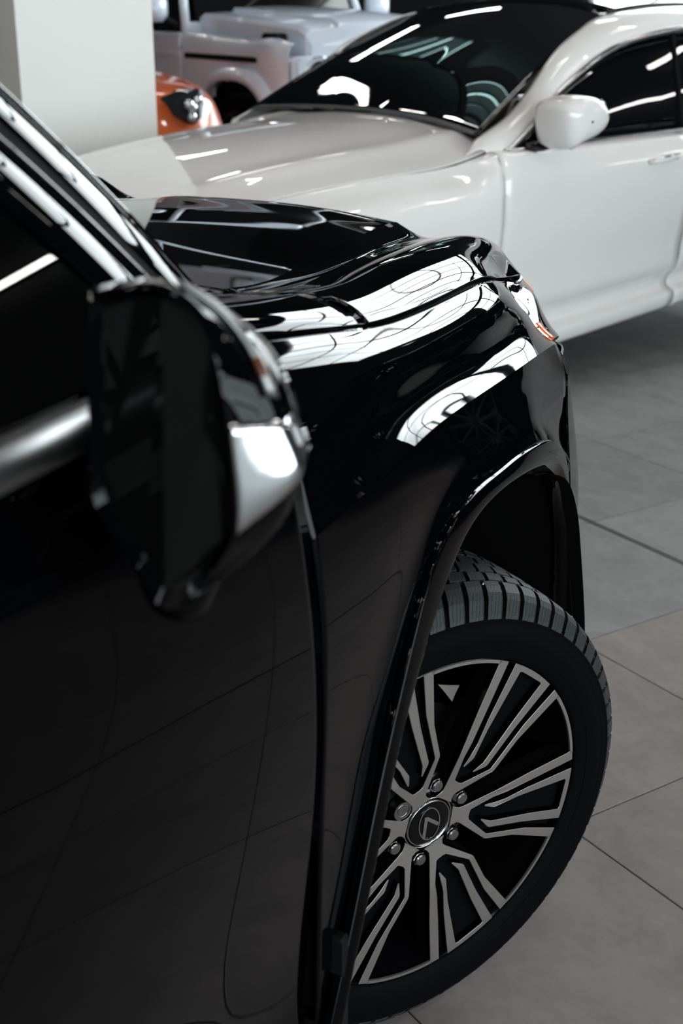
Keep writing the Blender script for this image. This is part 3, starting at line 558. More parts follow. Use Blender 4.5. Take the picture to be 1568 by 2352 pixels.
def slab(poly, top, depth, cdeg, flip, mats_k=(0, 1), bev=.0008):
    """polygon in module coordinates -> extruded pad; top face material 0, walls material 1"""
    pts = [(a, -b) if flip else (a, b) for a, b in poly]
    if flip: pts = pts[::-1]
    c = R(cdeg); W_ = []
    for a, b in pts:
        r = math.hypot(a, b); th = math.atan2(b, a)+c; W_.append((r*math.sin(th), r*math.cos(th), r))
    n = len(W_); V = [(x, y, top(r)-bev*.3) for x, y, r in W_]
    # inset ring for the bevelled top
    area = sum(W_[i][0]*W_[(i+1) % n][1]-W_[(i+1) % n][0]*W_[i][1] for i in range(n)); sgn = 1 if area > 0 else -1
    ins = []
    for i in range(n):
        p, q, s = W_[i-1], W_[i], W_[(i+1) % n]; d1 = Vector((q[0]-p[0], q[1]-p[1])); d2 = Vector((s[0]-q[0], s[1]-q[1]))
        d1 = d1.normalized() if d1.length else Vector((1, 0)); d2 = d2.normalized() if d2.length else d1
        nn = Vector((-(d1.y+d2.y), d1.x+d2.x))*sgn; nn = nn.normalized() if nn.length else Vector((0, 0)); ins.append((q[0]+nn.x*bev, q[1]+nn.y*bev, top(q[2])))
    V = [(x, y, top(r)-depth) for x, y, r in W_]+[(x, y, top(r)-bev) for x, y, r in W_]+ins
    F = [(i, (i+1) % n, n+(i+1) % n, n+i) for i in range(n)]+[(n+i, n+(i+1) % n, 2*n+(i+1) % n, 2*n+i) for i in range(n)]
    fm = [mats_k[1]]*n+[mats_k[0]]*n; F += [tuple(range(2*n, 3*n)), tuple(range(n))[::-1]]; fm += [mats_k[0], mats_k[1]]
    return V, F, fm
def poly_mesh(name, VF, mats, parent):
    from mathutils.geometry import tessellate_polygon
    V, F, fm = VF; F2 = []; m2 = []
    for f, k in zip(F, fm):
        if len(f) <= 4: F2.append(f); m2.append(k)
        else:
            for t in tessellate_polygon([[Vector((V[i][0], V[i][1], 0)) for i in f]]): F2.append(tuple(f[j] for j in t)); m2.append(k)
    me = bpy.data.meshes.new(name); me.from_pydata(V, [], F2)
    for m_ in mats: me.materials.append(m_)
    me.polygons.foreach_set('material_index', m2); bm = bmesh.new(); bm.from_mesh(me); bmesh.ops.recalc_face_normals(bm, faces=bm.faces); bm.to_mesh(me); bm.free()
    return link(name, me, parent)
def tyre_profile(): # (r, a): outer bead -> tread base -> inner bead
    return [(.2995,.010),(.301,.0165),(.304,.0195),(.312,.0225),(.325,.0275),(.340,.0300),(.355,.0290),(.3665,.0250),(.3695,.0262),(.3715,.0240),(.376,.018),(.386,.010),(.394,.002),(.3985,-.012),(.4005,-.05),(.4015,-.10),(.4005,-.15),(.3985,-.19),(.394,-.204),(.376,-.220),(.340,-.232),(.312,-.226),(.300,-.215)]
NP = 64
def tread_block(poly_a, r_of_a, th0, th1, skew, rin, name, parent, mats, n=3):
    """block between angles th0..th1 following the profile stations poly_a [(r,a)...] on the outside, rin inside"""
    V = []; k = len(poly_a)
    for s_, th in enumerate((th0, th1)):
        for (r, a) in poly_a:
            t_ = th+skew(a); V.append((r*math.sin(t_), r*math.cos(t_), a))
        for (r, a) in poly_a[::-1]:
            t_ = th+skew(a); V.append(((r-.0095)*math.sin(t_), (r-.0095)*math.cos(t_), a-(.004 if a > -.01 else 0)))
    q = 2*k; F = [(i, (i+1) % q, q+(i+1) % q, q+i) for i in range(q)]+[tuple(range(q))[::-1], tuple(range(q, 2*q))]
    return V, F
def build_wheel(parent, M, detail, name='wheel', flat=False):
    b = MB(); prof = [(.2985,.010),(.2992,.0145),(.2975,.0155),(.2955,.012),(.290,-.004),(.283,-.02),(.278,-.06),(.262,-.075),(.262,-.17),(.285,-.19),(.298,-.215),(.290,-.215),(.27,-.19),(.255,-.165),(.255,-.08),(.27,-.055),(.28,-.02)]
    b.lathe(prof, 128, closed=True); w = b.build(name, BLACKW, parent, True, sharp=R(50)); w.matrix_local = M
    t_ = MB(); t_.lathe(tyre_profile(), 160); ty = t_.build('tyre', RUB, w, True, sharp=R(60))
    # fine rings on the sidewall
    rg = MB()
    for rr_, a_ in ((.3545, .0292), (.3225, .0268)): rg.lathe([(rr_-.0008, a_), (rr_, a_+.0006), (rr_+.0008, a_)], 128)
    rg.build('sidewall_ring', RUB, w, True)
    pitch = 2*math.pi/NP; sk = lambda a: (.012-a)*1.2
    sh = [(.3725,.0245),(.377,.0225),(.388,.0145),(.3975,.0075),(.4045,-.004),(.4085,-.018),(.4098,-.034)]
    r2_ = [(.4100,-.0395),(.4108,-.052),(.4113,-.066)]; r3_ = [(.4115,-.072),(.4118,-.09),(.4118,-.104)]; rows = [('shoulder_block', sh, .0, .76), ('tread_block', r2_, .35, .80)]
    st = MB()
    for nm, pr, ph, duty in rows:
        V, F = tread_block(pr, None, 0, pitch*duty, sk, 0, nm, w, None)
        if detail:
            me = bpy.data.meshes.new(nm); me.from_pydata(V, [], F); me.materials.append(SIPE); bm = bmesh.new(); bm.from_mesh(me); bmesh.ops.recalc_face_normals(bm, faces=bm.faces); bm.to_mesh(me); bm.free()
            md = None
            for i in range(NP): o = link(nm, me, w, Matrix.Rotation(-(i+ph)*pitch, 4, 'Z'))
        else:
            for i in range(0, NP):
                Mx = Matrix.Rotation(-(i+ph)*pitch, 3, 'Z'); st.add([tuple(Mx @ Vector(v)) for v in V], F)
    for pr, ph, duty in ((r3_, .1, .84), ([(r, -.208-a) for r, a in r3_][::-1], .4, .84), ([(r, -.208-a) for r, a in r2_][::-1], .1, .84), ([(r, -.208-a) for r, a in sh][::-1], .3, .8)):
        V, F = tread_block(pr, None, 0, pitch*duty, sk, 0, 's', w, None)
        for i in range(NP):
            Mx = Matrix.Rotation(-(i+ph)*pitch, 3, 'Z'); st.add([tuple(Mx @ Vector(v)) for v in V], F)
    tag(st.build('inner_tread', SIPE, w), kind='stuff')
    if detail:
        for i, (pr_, ad_) in enumerate([(-.024, -4), (-.058, 2.5), (-.024, 13), (-.058, -14), (-.03, 30), (-.055, 24), (-.024, 46), (-.085, 8), (-.085, -6)]):
            s = MB(); s.lathe([(.0001, .0016), (.0011, .0016), (.0014, .0002), (.0026, .0006), (.0032, -.001)], 10); a_ = R(ad_)
            rr_ = .4095 if pr_ > -.03 else .411
            o = s.build('stud', NUT, w, True); o.matrix_local = Matrix.Rotation(-a_, 4, 'Z') @ Matrix.Translation((0, rr_, pr_)) @ Matrix.Rotation(R(-90), 4, 'X')
    # hub disc and the six spokes
    hb = MB(); hb.lathe([(.0001,-.002),(.047,-.002),(.050,-.006),(.060,-.010),(.088,-.012),(.094,-.018),(.094,-.045),(.0001,-.05)], 64); hub = hb.build('hub', BLACKW, w, True, sharp=R(40))
    ring = MB(); ring.lathe([(.0452,.0015),(.0456,.0050),(.0475,.0054),(.0482,.0040),(.0484,-.004)], 72); ring.build('hub_ring', MACHH, w, True)
    thr = []
    for k_ in range(6):
        c = 38.7+60*k_; fl_ = k_ in (2, 3, 4)
        hgt = lambda r: face_h(r)
        outer = [(a, b) for a, b in WIN_L[::-1]]                 # hub -> rim on the left
        outer_rim = arc(RO, ang(WIN_L[0]), ang(WIN_R[0]), 12)
        body = WIN_L[::-1]+outer_rim+WIN_R
        poly_mesh('spoke', slab(body, lambda r: face_h(r)-.010-(.004 if r > .1 else .002), .026, c, fl_, (0, 0)), [VOID], w)
        # outer V pad, joined round the hub
        aL = ang(SLOT_OUT[0]); aR = ang(SLOT_OUT[-1])
        pad = WIN_L[::-1]+arc(RO, ang(WIN_L[0]), aL, 3)+SLOT_OUT+arc(RO, aR, ang(WIN_R[0]), 3)+WIN_R
        poly_mesh('outer_spoke_face', slab(pad, hgt, .013, c, fl_), [MACH, BLACKW], w)
        up = PADU+arc(RO, ang(PADU[-1]), ang(PADU[0]), 6)
        poly_mesh('inner_spoke_face', slab(up, hgt, .013, c, fl_), [MACH, BLACKW], w)
    # thin machined arc between the spokes
    ends = []
    for k_ in range(6):
        fl_ = k_ in (2, 3, 4); c = 38.7+60*k_; L_, R_ = math.degrees(ang(WIN_L[0])), math.degrees(ang(WIN_R[0]))
        ends.append((c+(-R_ if fl_ else L_), c+(-L_ if fl_ else R_)))
    for k_ in range(6):
        a0, a1 = R(ends[k_][1]-.8), R(ends[(k_+1) % 6][0]+(360 if k_ == 5 else 0)+.8); q = MB(); V = []; F = []
        for i, a in enumerate(np.linspace(a0, a1, 16)):
            for r, h in ((.2925, .0130), (.2928, .0166), (.2985, .0166), (.2988, .008)): V.append((r*math.sin(a), r*math.cos(a), h))
        for i in range(15): F += [(i*4+j, i*4+j+1, (i+1)*4+j+1, (i+1)*4+j) for j in range(3)]
        q.add(V, F); q.build('rim_arc', MACH, w)
    # nuts
    for k_ in range(6):
        a = R(9.2+60*k_); ctr = Vector((.0698*math.sin(a), .0698*math.cos(a), 0)); nb = MB()
        if k_ == 5 and detail:
            nb.lathe([(.0001, .006), (.009, .006), (.0095, .0045), (.0125, .0045), (.013, .006), (.0165, .006), (.0175, .004), (.0175, -.01)], 32); tag(nb.build('lug_nut', NUT, w, True, Matrix.Translation(ctr), R(40)), 'round splined locking nut')
            continue
        nb.lathe([(.0001, .0105), (.0085, .0100), (.0105, .0080), (.0105, .004)], 24)
        hx = [(.0125*math.cos(t), .0125*math.sin(t)) for t in np.linspace(0, 2*math.pi, 7)[:-1]]; nb.prism(hx, -.01, .005, 'z', 0, .0012); nb.lathe([(.0125, -.010), (.0155, -.010), (.0165, -.013)], 24)
        nb.build('lug_nut', NUT, w, False, Matrix.Translation(ctr) @ Matrix.Rotation(k_*.3, 4, 'Z'), R(30))
    # centre cap with its emblem: L in an oval
    cp = MB(); cp.lathe([(.0001, .0075), (.030, .0073), (.038, .0066), (.0425, .005), (.0440, .002), (.0445, -.004)], 72); cap = cp.build('centre_cap', BLACKW, w, True)
    rg = MB(); rg.lathe([(.0405, .0055), (.0411, .0071), (.0420, .0071), (.0426, .0048)], 72); rg.build('cap_ring', CHROME, w, True)
    em = MB(); el = []; T = R(-7)
    for i in range(48):
        a = 2*math.pi*i/48
        for (ex, ey, h) in ((.0215, .0325, .0072), (.0213, .0323, .0088), (.0196, .0304, .0088), (.0194, .0302, .0072)):
            x, y = ex*math.sin(a), ey*math.cos(a); el.append((x*math.cos(T)+y*math.sin(T), -x*math.sin(T)+y*math.cos(T), h))
    em.add(el, [(i*4+j, i*4+(j+1) % 4, ((i+1) % 48)*4+(j+1) % 4, ((i+1) % 48)*4+j) for i in range(48) for j in range(4)])
    L_ = [(-.0105,.0165),(-.0050,.0160),(.0190,-.0035),(.0180,-.0105),(-.0045,.0075),(-.0070,-.0285),(-.0125,-.0250)]
    em.prism(L_, .0070, .0090); em.build('emblem', CHROME, w, False, None, R(30))
    d_ = MB(); d_.lathe([(.0001,-.055),(.10,-.055),(.105,-.075),(.175,-.076),(.175,-.105),(.10,-.106),(.0001,-.106)], 64); d_.build('brake_disc', DISC, w, True, sharp=R(40))
    ds = MB(); ds.lathe([(.0001,-.12),(.20,-.122),(.256,-.13),(.257,-.138),(.0001,-.13)], 64); ds.build('dust_shield', VOID, w, True)
    cb = MB(); V = []; F = []
    for h in (-.045, -.12):
        for a in np.linspace(R(35), R(85), 8): V += [(.13*math.sin(-a), .13*math.cos(a), h), (.205*math.sin(-a), .205*math.cos(a), h)]
    for i in range(7): F += [(2*i, 2*i+1, 2*i+3, 2*i+2), (16+2*i, 16+2*i+2, 16+2*i+3, 16+2*i+1), (2*i+1, 17+2*i, 19+2*i, 2*i+3), (2*i, 2*i+2, 18+2*i, 16+2*i)]
    F += [(0, 16, 17, 1), (14, 15, 31, 30)]; cb.add(V, F); cb.build('brake_caliper', DISC, w)
    if detail:
        tr = MB(); P3 = [(.2505, 2.6), (.2415, 14.0), (.2105, 12.4)]; pts = [(r*math.sin(R(a)), r*math.cos(R(a))) for r, a in P3]
        mid = [((pts[i][0]+pts[(i+1) % 3][0])/2, (pts[i][1]+pts[(i+1) % 3][1])/2) for i in range(3)]; cc_ = (sum(p[0] for p in pts)/3, sum(p[1] for p in pts)/3)
        poly = []
        for i in range(3): poly += [pts[i], (mid[i][0]*.94+cc_[0]*.06, mid[i][1]*.94+cc_[1]*.06)]
        # bare metal bracket seen through the upper opening
        k_ = .93; tr.prism([(x*k_+.004, y*k_+.012) for x, y in poly], -.018, -.0165); tag(tr.build('bracket_plate', MACH, w), 'small three-cornered bare metal plate')
    return w
cam_n = R(-4.2856); nh = Vector((-.53758, -.84321, 0)); nW = nh*math.cos(cam_n)+Vector((0, 0, math.sin(cam_n)))
main_wheel = build_wheel(suv, wheel_matrix(Vector((-.0269, -.8797, .4095)), nW), True)
tag(main_wheel, 'front wheel turned outwards, black with bare machined spoke faces')
def copy_part(o, parent, M):
    c = o.copy(); C.objects.link(c); c.parent = parent; c.matrix_parent_inverse = Matrix(); c.matrix_local = M
    for ch in o.children: q = ch.copy(); C.objects.link(q); q.parent = c; q.matrix_parent_inverse = Matrix()
    return c
w2 = build_wheel(suv, wheel_matrix(Vector((-.02, .875, .411)), Vector((.537, .843, 0))), False)
copy_part(w2, suv, wheel_matrix(Vector((-2.85, -.90, .411)), Vector((0, -1, 0)))); copy_part(w2, suv, wheel_matrix(Vector((-2.85, .90, .411)), Vector((0, 1, 0))))
# ------------------------------------------------------------------ white sedan: local x = rearwards, y = outwards from its left flank (negative = towards the SUV), mirrored about y=.95
SZ = R(-28.0); sedan = empty('sedan', (3.86, -.022, 0), SZ); tag(sedan, 'pearl white sedan with black roof parked behind the black SUV', 'car')
CY_ = .95
def sym(g): 
    f = g[::-1].copy(); f[:, :, 1] = 2*CY_-f[:, :, 1]; return np.concatenate([g, f[1:]])
def mirr(g): f = g.copy(); f[:, :, 1] = 2*CY_-f[:, :, 1]; return f
# flank behind the bonnet gap
sd = [(.07,.195),(.022,.215),(.004,.25),(.006,.29),(.050,.315),(.052,.345),(.012,.40),(-.012,.52),(-.034,.66),(-.046,.80),(-.044,.90),(-.034,.97),(-.014,1.018),(.002,1.044),(.026,1.054),(.058,1.056)]; sd = [(z_, y_) for y_, z_ in sd]
def flank(xs, topz=lambda x: 0, inn=lambda x: 0):
    return [[(x, y+inn(x)*(1+.0*z), z+topz(x)*max(0, (z-.6)/.45)) for x in xs] for z, y in sd]
g, _ = grid(flank([-.504, -.1, .3, .7, 1.08]), [], 4, 6)
fd = gridmesh('front_door', g, WHITE, sedan, thick=.003)
g2_, _ = grid(flank([1.09, 1.5, 1.9, 2.15], inn=lambda x: .01*max(0, x-1.1)), [], 4, 6); rd = gridmesh('rear_door', g2_, WHITE, sedan, thick=.003)
gridmesh('front_door', mirr(g), WHITE, sedan, thick=.003); gridmesh('rear_door', mirr(g2_), WHITE, sedan, thick=.003)
# front wing: from the gap forward, top edge climbing into the bonnet line
wx = [-.508, -.70, -1.0, -1.4, -1.8, -2.2, -2.5, -2.72]
ins = {-.508: 0, -.70: .0, -1.0: .0, -1.4: .0, -1.8: .015, -2.2: .06, -2.5: .17, -2.72: .42}
tops = {-.508: (.062, 1.053), -.70: (.088, 1.012), -1.0: (.10, .995), -1.4: (.12, .975), -1.8: (.15, .945), -2.2: (.20, .895), -2.5: (.30, .83), -2.72: (.50, .74)}
W_ = []
for k, (z, y) in enumerate(sd):
    rl = []
    for x in wx:
        ty, tz = tops[x]; f = k/(len(sd)-1); s_ = (tz-.195)/(1.056-.195); zz = .195+(z-.195)*s_
        bul = .012*math.exp(-((zz-.72)/.16)**2)*math.exp(-((x+1.6)/.5)**2)
        yy = y+ins[x]-bul
        if z > .95: q_ = (z-.95)/.106*min(1, (-.508-x)/.19); yy = yy*(1-q_)+(ty-.02+.02*q_)*q_
        rl.append((x, yy, zz))
    W_.append(rl)
gw, _ = grid(W_, [], 4, 6)
for q in (gw, mirr(gw)): gridmesh('front_fender', q, WHITE, sedan, thick=.003, keep=lambda c: (c[0]+1.62)**2+(c[2]-.34)**2 > .36**2)
# bonnet
hx = [-.47, -.60, -.78, -1.0, -1.4, -1.8, -2.2, -2.5, -2.70]
def hood_pt(x, u):       # u 0 edge .. 1 centre
    ty = np.interp(x, [-2.72, -2.5, -2.2, -1.8, -1.4, -1.0, -.70, -.47], [.506, .306, .206, .156, .126, .106, .094, .070]); tz = np.interp(x, [-2.72, -2.5, -2.2, -1.8, -1.4, -1.0, -.70, -.47], [.742, .832, .897, .947, .977, .997, 1.014, 1.066])
    cz = np.interp(x, [-2.72, -2.5, -2.2, -1.8, -1.4, -1.0, -.6, -.2], [.80, .90, .975, 1.035, 1.075, 1.105, 1.128, 1.14])
    y = ty+(CY_-ty)*u; z = tz+(cz-tz)*(1-(1-u)**2.2)+.012*math.exp(-((u-.30)/.09)**2)
    return y, z
HS = []
for u in (0, .05, .12, .2, .3, .38, .5, .7, 1.0):
    rl = []
    for i, x in enumerate(hx):
        xx = x+(.27*u*(1-.35*u) if i == 0 else .20*u*(1-.35*u) if i == 1 else .1*u*(1-.35*u) if i == 2 else 0); y, z = hood_pt(xx, u); rl.append((xx, y, z))
    HS.append(rl)
gh, _ = grid(HS, [], 4, 6); gridmesh('hood', sym(gh), WHITE, sedan, thick=.003)
# nose
nz = []
for z, dx in ((.80,0),(.72,-.06),(.6,-.09),(.45,-.10),(.3,-.09),(.2,-.03)):
    nz.append([(-2.5+.0, .19+(.8-z)*.02, z), (-2.62+dx*.5, .28, z), (-2.72+dx*.8, .46, z), (-2.80+dx, .70, z), (-2.82+dx, .95, z)])
g, _ = grid(nz, [], 4, 5); gridmesh('front_bumper', sym(g.transpose(1, 0, 2)), WHITE, sedan, thick=.004)
sg = MB(); sg.box(-2.93, -2.90, .55, 1.35, .42, .72, ch=.02); sgo = sg.build('grille', TRIM, sedan)
for i in range(4): s = MB(); s.box(-2.945, -2.925, .58, 1.32, .47+i*.06, .485+i*.06); s.build('grille_bar', CHROME, sgo)
for yy in (.34, 1.56): s = MB(); s.lathe([(.001, .02), (.10, .02), (.14, 0), (.001, -.02)], 24, T=Matrix.Translation((-2.62, yy, .70)) @ Matrix.Rotation(R(-60), 4, 'Y') @ Matrix.Scale(.6, 4, (1, 0, 0))); s.build('headlight', LAMPG, sedan, True)
# tail
g, _ = grid([[(2.16, y+.012, z), (2.5, y+.03, z), (2.75, y+.12+.05*abs(z-.6), z), (2.86, .45, z), (2.9, .95, z)] for z, y in sd], [], 3, 5); gridmesh('rear_body', sym(g), WHITE, sedan, thick=.004)
s = MB(); s.box(2.0, 2.88, .25, 1.65, .98, 1.045, ch=.02); s.build('boot_lid', WHITE, sedan)
# cabin: windscreen, A-pillars, roof, side windows
AP = [(-.62,.105,1.040),(-.50,.132,1.102),(-.275,.167,1.160),(-.04,.202,1.262),(.24,.248,1.415),(.50,.285,1.502),(.80,.33,1.558)]   # windscreen edge
CH = [(-.515,.066,1.052),(-.40,.060,1.040),(-.206,.085,1.114),(-.023,.105,1.204),(.167,.125,1.295),(.558,.155,1.420),(.966,.172,1.478),(1.50,.180,1.50),(2.1,.18,1.44),(2.45,.18,1.33)]  # chrome arc
AP2 = AP+[(1.5,.37,1.585),(2.2,.35,1.53),(2.7,.30,1.36)]
ap = nspl(AP2, 6); ch = nspl(CH, 6); n_ = len(ap); ch = ch[np.linspace(0, len(ch)-1, n_).round().astype(int)]
rows = []
for f, up in ((0, 0), (.12, .012), (.35, .022), (.65, .018), (.9, .006), (1, 0)): 
    q = ap*f+ch*(1-f); q[:, 2] += up; q[:, 1] -= up*.6; rows.append(q)
g = np.array(rows)
for q in (g, mirr(g)): gridmesh('a_pillar', q, WHITE, sedan, thick=.006)
for sgn in (0, 1):
    t = MB(); pts = [(x, y-.012 if not sgn else 2*CY_-y+.012, z-.002) for x, y, z in nspl(CH[1:], 6)]; t.tube(pts, .013, 8); t.tube([(-.39, pts[0][1], 1.052), (.3, pts[0][1], 1.062), (1.1, pts[0][1]+.0, 1.068), (1.9, pts[0][1], 1.072), (2.45, pts[0][1]+(.05 if not sgn else -.05), 1.08)], .013, 8); t.build('chrome_window_trim', CHROME, sedan, True)
    gx = np.linspace(-.39, 2.40, 26); cw_ = np.array(nspl(CH[1:], 6)); tops_ = [(x, np.interp(x, cw_[:, 0], cw_[:, 1])+.006, np.interp(x, cw_[:, 0], cw_[:, 2])-.006) for x in gx]; bots_ = [(x, .066+.02*max(0, x-1.8), 1.050+.012*min(1, max(0, (x+.4)/1.4))) for x in gx]
    gg_ = [[tuple(np.array(b_)*(1-t)+np.array(t_)*t+np.array([0, -.010*math.sin(math.pi*t)*(1-t*.5), 0])) for b_, t_ in zip(bots_, tops_)] for t in np.linspace(0, 1, 7)]; gg_ = np.array(gg_)
    if sgn: gg_[:, :, 1] = 2*CY_-gg_[:, :, 1]
    gridmesh('side_window', gg_, DGLASS, sedan, thick=.004)
    s = MB(); s.tube([(1.125, .055 if not sgn else 1.845, 1.06), (1.15, .18 if not sgn else 1.72, 1.47)], .02, 6); s.build('b_pillar', MATTE, sedan)
# windscreen + roof
def scr(t, u): 
    i = t*(5*6); p = ap[int(min(i, n_-1))]; return p
wsr = []
for u in (0, .5, 1.0):
    rl = []
    for i in (6, 21, 36):
        p = ap[i]; b = 1-(1-u)**2; k_ = (i-6)/30; rl.append((p[0]+.187*b*(1-.45*k_), p[1]+(CY_-p[1])*u, p[2]+.010+.048*b*(.6+.4*k_)))
    wsr.append(rl)
g, _ = grid(wsr, [], 10, 10); ws = gridmesh('windshield', sym(g), DGLASS, sedan, thick=.005)
rfz = []
for u in (0, .12, .35, .65, 1.0):
    rl = []
    for i in range(36, n_, 3):
        p = ap[i]; b = 1-(1-u)**2; rl.append((p[0]+.19*b*.6*(1 if i == 36 else .5), p[1]+(CY_-p[1])*u, p[2]+.012+.045*b))
    rfz.append(rl)
g, _ = grid(rfz, [], 3, 3); gridmesh('roof', sym(g), TRIM, sedan, thick=.005)
# wing mirror, handle, wheels
def sedan_mirror(sgn):
    c = np.array([-.145, -.135, 1.178]); out = [(-.372,1.190),(-.362,1.245),(-.27,1.272),(-.13,1.274),(-.035,1.258),(.025,1.222),(.035,1.182),(-.01,1.140),(-.12,1.108),(-.24,1.084),(-.305,1.072),(-.345,1.11)]
    ring = closed_spl([((x+.17)*.88-.145, -.135, z) for x, z in out], 4); cc = ring.mean(0); V = []; ks = [(-.115, .05), (-.112, .45), (-.10, .78), (-.07, .95), (-.02, 1.0), (.03, .99), (.075, .90), (.095, .84), (.09, .78), (.088, .02)]; n = len(ring); F = []
    for dy, s_ in ks:
        for p in ring: V.append((cc[0]+(p[0]-cc[0])*s_, -.135+dy, cc[2]+(p[2]-cc[2])*s_))
    for q in range(len(ks)-1): F += [(q*n+j, q*n+(j+1) % n, (q+1)*n+(j+1) % n, (q+1)*n+j) for j in range(n)]
    if sgn: V = [(x, 2*CY_-y, z) for x, y, z in V]
    o = mesh('wing_mirror', V, F, WHITE, sedan, True); s = MB(); pts = [(p[0], p[1]+.012, p[2]) for p in [ring[j] for j in range(int(n*.38), int(n*.92))]]
    t = MB(); t.tube([(cc[0]+(p[0]-cc[0])*1.03, (-.135-.055) if not sgn else 2*CY_+.135+.055, cc[2]+(p[2]-cc[2])*.985) for p in [ring[j] for j in range(int(n*.36), int(n*.80))]], .009, 8); t.build('mirror_chrome_strip', CHROME, o, True)
    a = MB(); yy = lambda y: y if not sgn else 2*CY_-y; a.tube([(-.16, yy(-.08), 1.10), (-.20, yy(-.02), 1.075), (-.25, yy(.04), 1.06)], .024, 8); a.build('mirror_arm', TRIM, o, True)
    b = MB(); b.prism([(-.40, 1.03), (-.10, 1.045), (-.13, 1.15), (-.2, 1.11)], yy(.045), yy(.062), 'y'); b.build('mirror_base', TRIM, o)
sedan_mirror(0)
for o_, hx_ in ((fd, .80), (rd, 1.85)):
    h = MB(); h.tube([(hx_-.12, -.036, .955), (hx_-.10, -.062, .958), (hx_, -.07, .962), (hx_+.10, -.064, .966), (hx_+.12, -.036, .967)], [.012, .013, .013, .013, .012], 10); h.build('door_handle', WHITE, o_, True)
    s = MB(); s.tube([(hx_-.11, -.068, .970), (hx_, -.078, .976), (hx_+.11, -.07, .980)], .004, 6); s.build('handle_chrome', CHROME, o_, True)
def simple_wheel(parent, c, ax, r=.34, w=.22, name='wheel', spokes=10):
    M = wheel_matrix(Vector(c), Vector(ax)); b = MB(); b.lathe([(r*.70, .0), (r*.72, .012), (r*.80, .018), (r*.90, .014), (r*.97, -.002), (r, -.02), (r, -w+.02), (r*.9, -w), (r*.7, -w)], 48); o = b.build(name, RUB, parent, True, M, R(60))
    q = MB(); q.lathe([(r*.70, .004), (r*.66, .002), (r*.63, -.03), (r*.63, -w+.01)], 48)
    for i in range(spokes):
        a = 2*math.pi*i/spokes; q.tube([(r*.08*math.cos(a), r*.08*math.sin(a), -.012), (r*.4*math.cos(a+.03), r*.4*math.sin(a+.03), -.016), (r*.68*math.cos(a), r*.68*math.sin(a), -.008)], [.022, .014, .017], 6)
    q.lathe([(.001, 0), (.035, -.002), (.07, -.02), (.07, -.05), (.001, -.05)], 24); q.build('rim', RIMG, o, True, sharp=R(50)); return o
for x, y, ax in ((-1.62, .06, (0, -1, 0)), (-1.62, 1.84, (0, 1, 0)), (2.4, .07, (0, -1, 0)), (2.4, 1.83, (0, 1, 0))): simple_wheel(sedan, (x, y+(.03 if y < 1 else -.03), .34), ax)
s = MB(); s.box(-2.6, 3.2, .06, 1.84, .125, .30); s.box(-1.25, 1.2, .10, 1.80, .17, .9); s.build('underbody', MATTE, sedan)  # low wide box added to keep light off the floor beneath the sedan
# fit the body to its true length (door about 1.2 m) and let the sill rise a little to the rear
def fit_sedan(v):
    x = .738*v[0]-.020; z = v[2]; z += max(0, x)*(.085-.075*(z-.22)/.85) if z < 1.2 else max(0, x)*.008
    return (x, v[1], z)
done_ = set()
for ch in list(sedan.children_recursive):
    if ch.type != 'MESH': continue
    nm_ = ch.name.split('.')[0]
    if nm_ in ('wheel',): ch.location.x = .738*ch.location.x-.020; continue
    if nm_ == 'rim' or ch.data.name in done_: continue
    done_.add(ch.data.name)
    mb_ = ch.matrix_basis.copy()
    for v_ in ch.data.vertices: v_.co = fit_sedan(mb_ @ v_.co)
    ch.matrix_basis = Matrix()
# ------------------------------------------------------------------ pale silver off-roader (local x forward, y left; the side towards us is its right)
gz = R(-120); G4 = empty('off_roader', (8.90, 3.29, 0), gz); G4.scale = (1.09, 1.09, 1.09); tag(G4, 'boxy pale silver off-roader behind the column with black side strip', 'car')
def poly_loft(name, secs, mats, parent, smooth=False, sharp=R(25), caps=True):
    n = len(secs[0]); V = [p for s_ in secs for p in s_]; F = []
    for i in range(len(secs)-1): F += [(i*n+j, i*n+(j+1) % n, (i+1)*n+(j+1) % n, (i+1)*n+j) for j in range(n)]
    if caps: F += [tuple(range(n))[::-1], tuple((len(secs)-1)*n+j for j in range(n))]
    return mesh(name, V, F, mats, parent, True, sharp=sharp)
def bodysec(x, w, z0, z1, c=.05, cr=.0): return [(x, -w+c*.3, z0), (x, -w, z0+c), (x, -w, z1-c), (x, -w+c*.35, z1-c*.35), (x, -w+c, z1), (x, 0, z1+cr), (x, w-c, z1), (x, w-c*.35, z1-c*.35), (x, w, z1-c), (x, w, z0+c), (x, w-c*.3, z0)]
gside = []
for z, y in ((.50,-.86),(.56,-.875),(.9,-.885),(1.05,-.885),(1.15,-.88),(1.185,-.865),(1.20,-.835)):
    gside.append([(.62, y+.03, z-.02 if z > 1.1 else z), (.55, y, z), (.2, y, z), (-.4, y, z+(.02 if z > 1.1 else 0)), (-.80, y, z+(.03 if z > 1.1 else 0))])
g, _ = grid(gside, [], 3, 14)
for q in (g, g*np.array([1, -1, 1])): gridmesh('front_fender', q, SILVER, G4, thick=.004, keep=lambda c: c[0]**2+(c[2]-.44)**2 > .51**2)
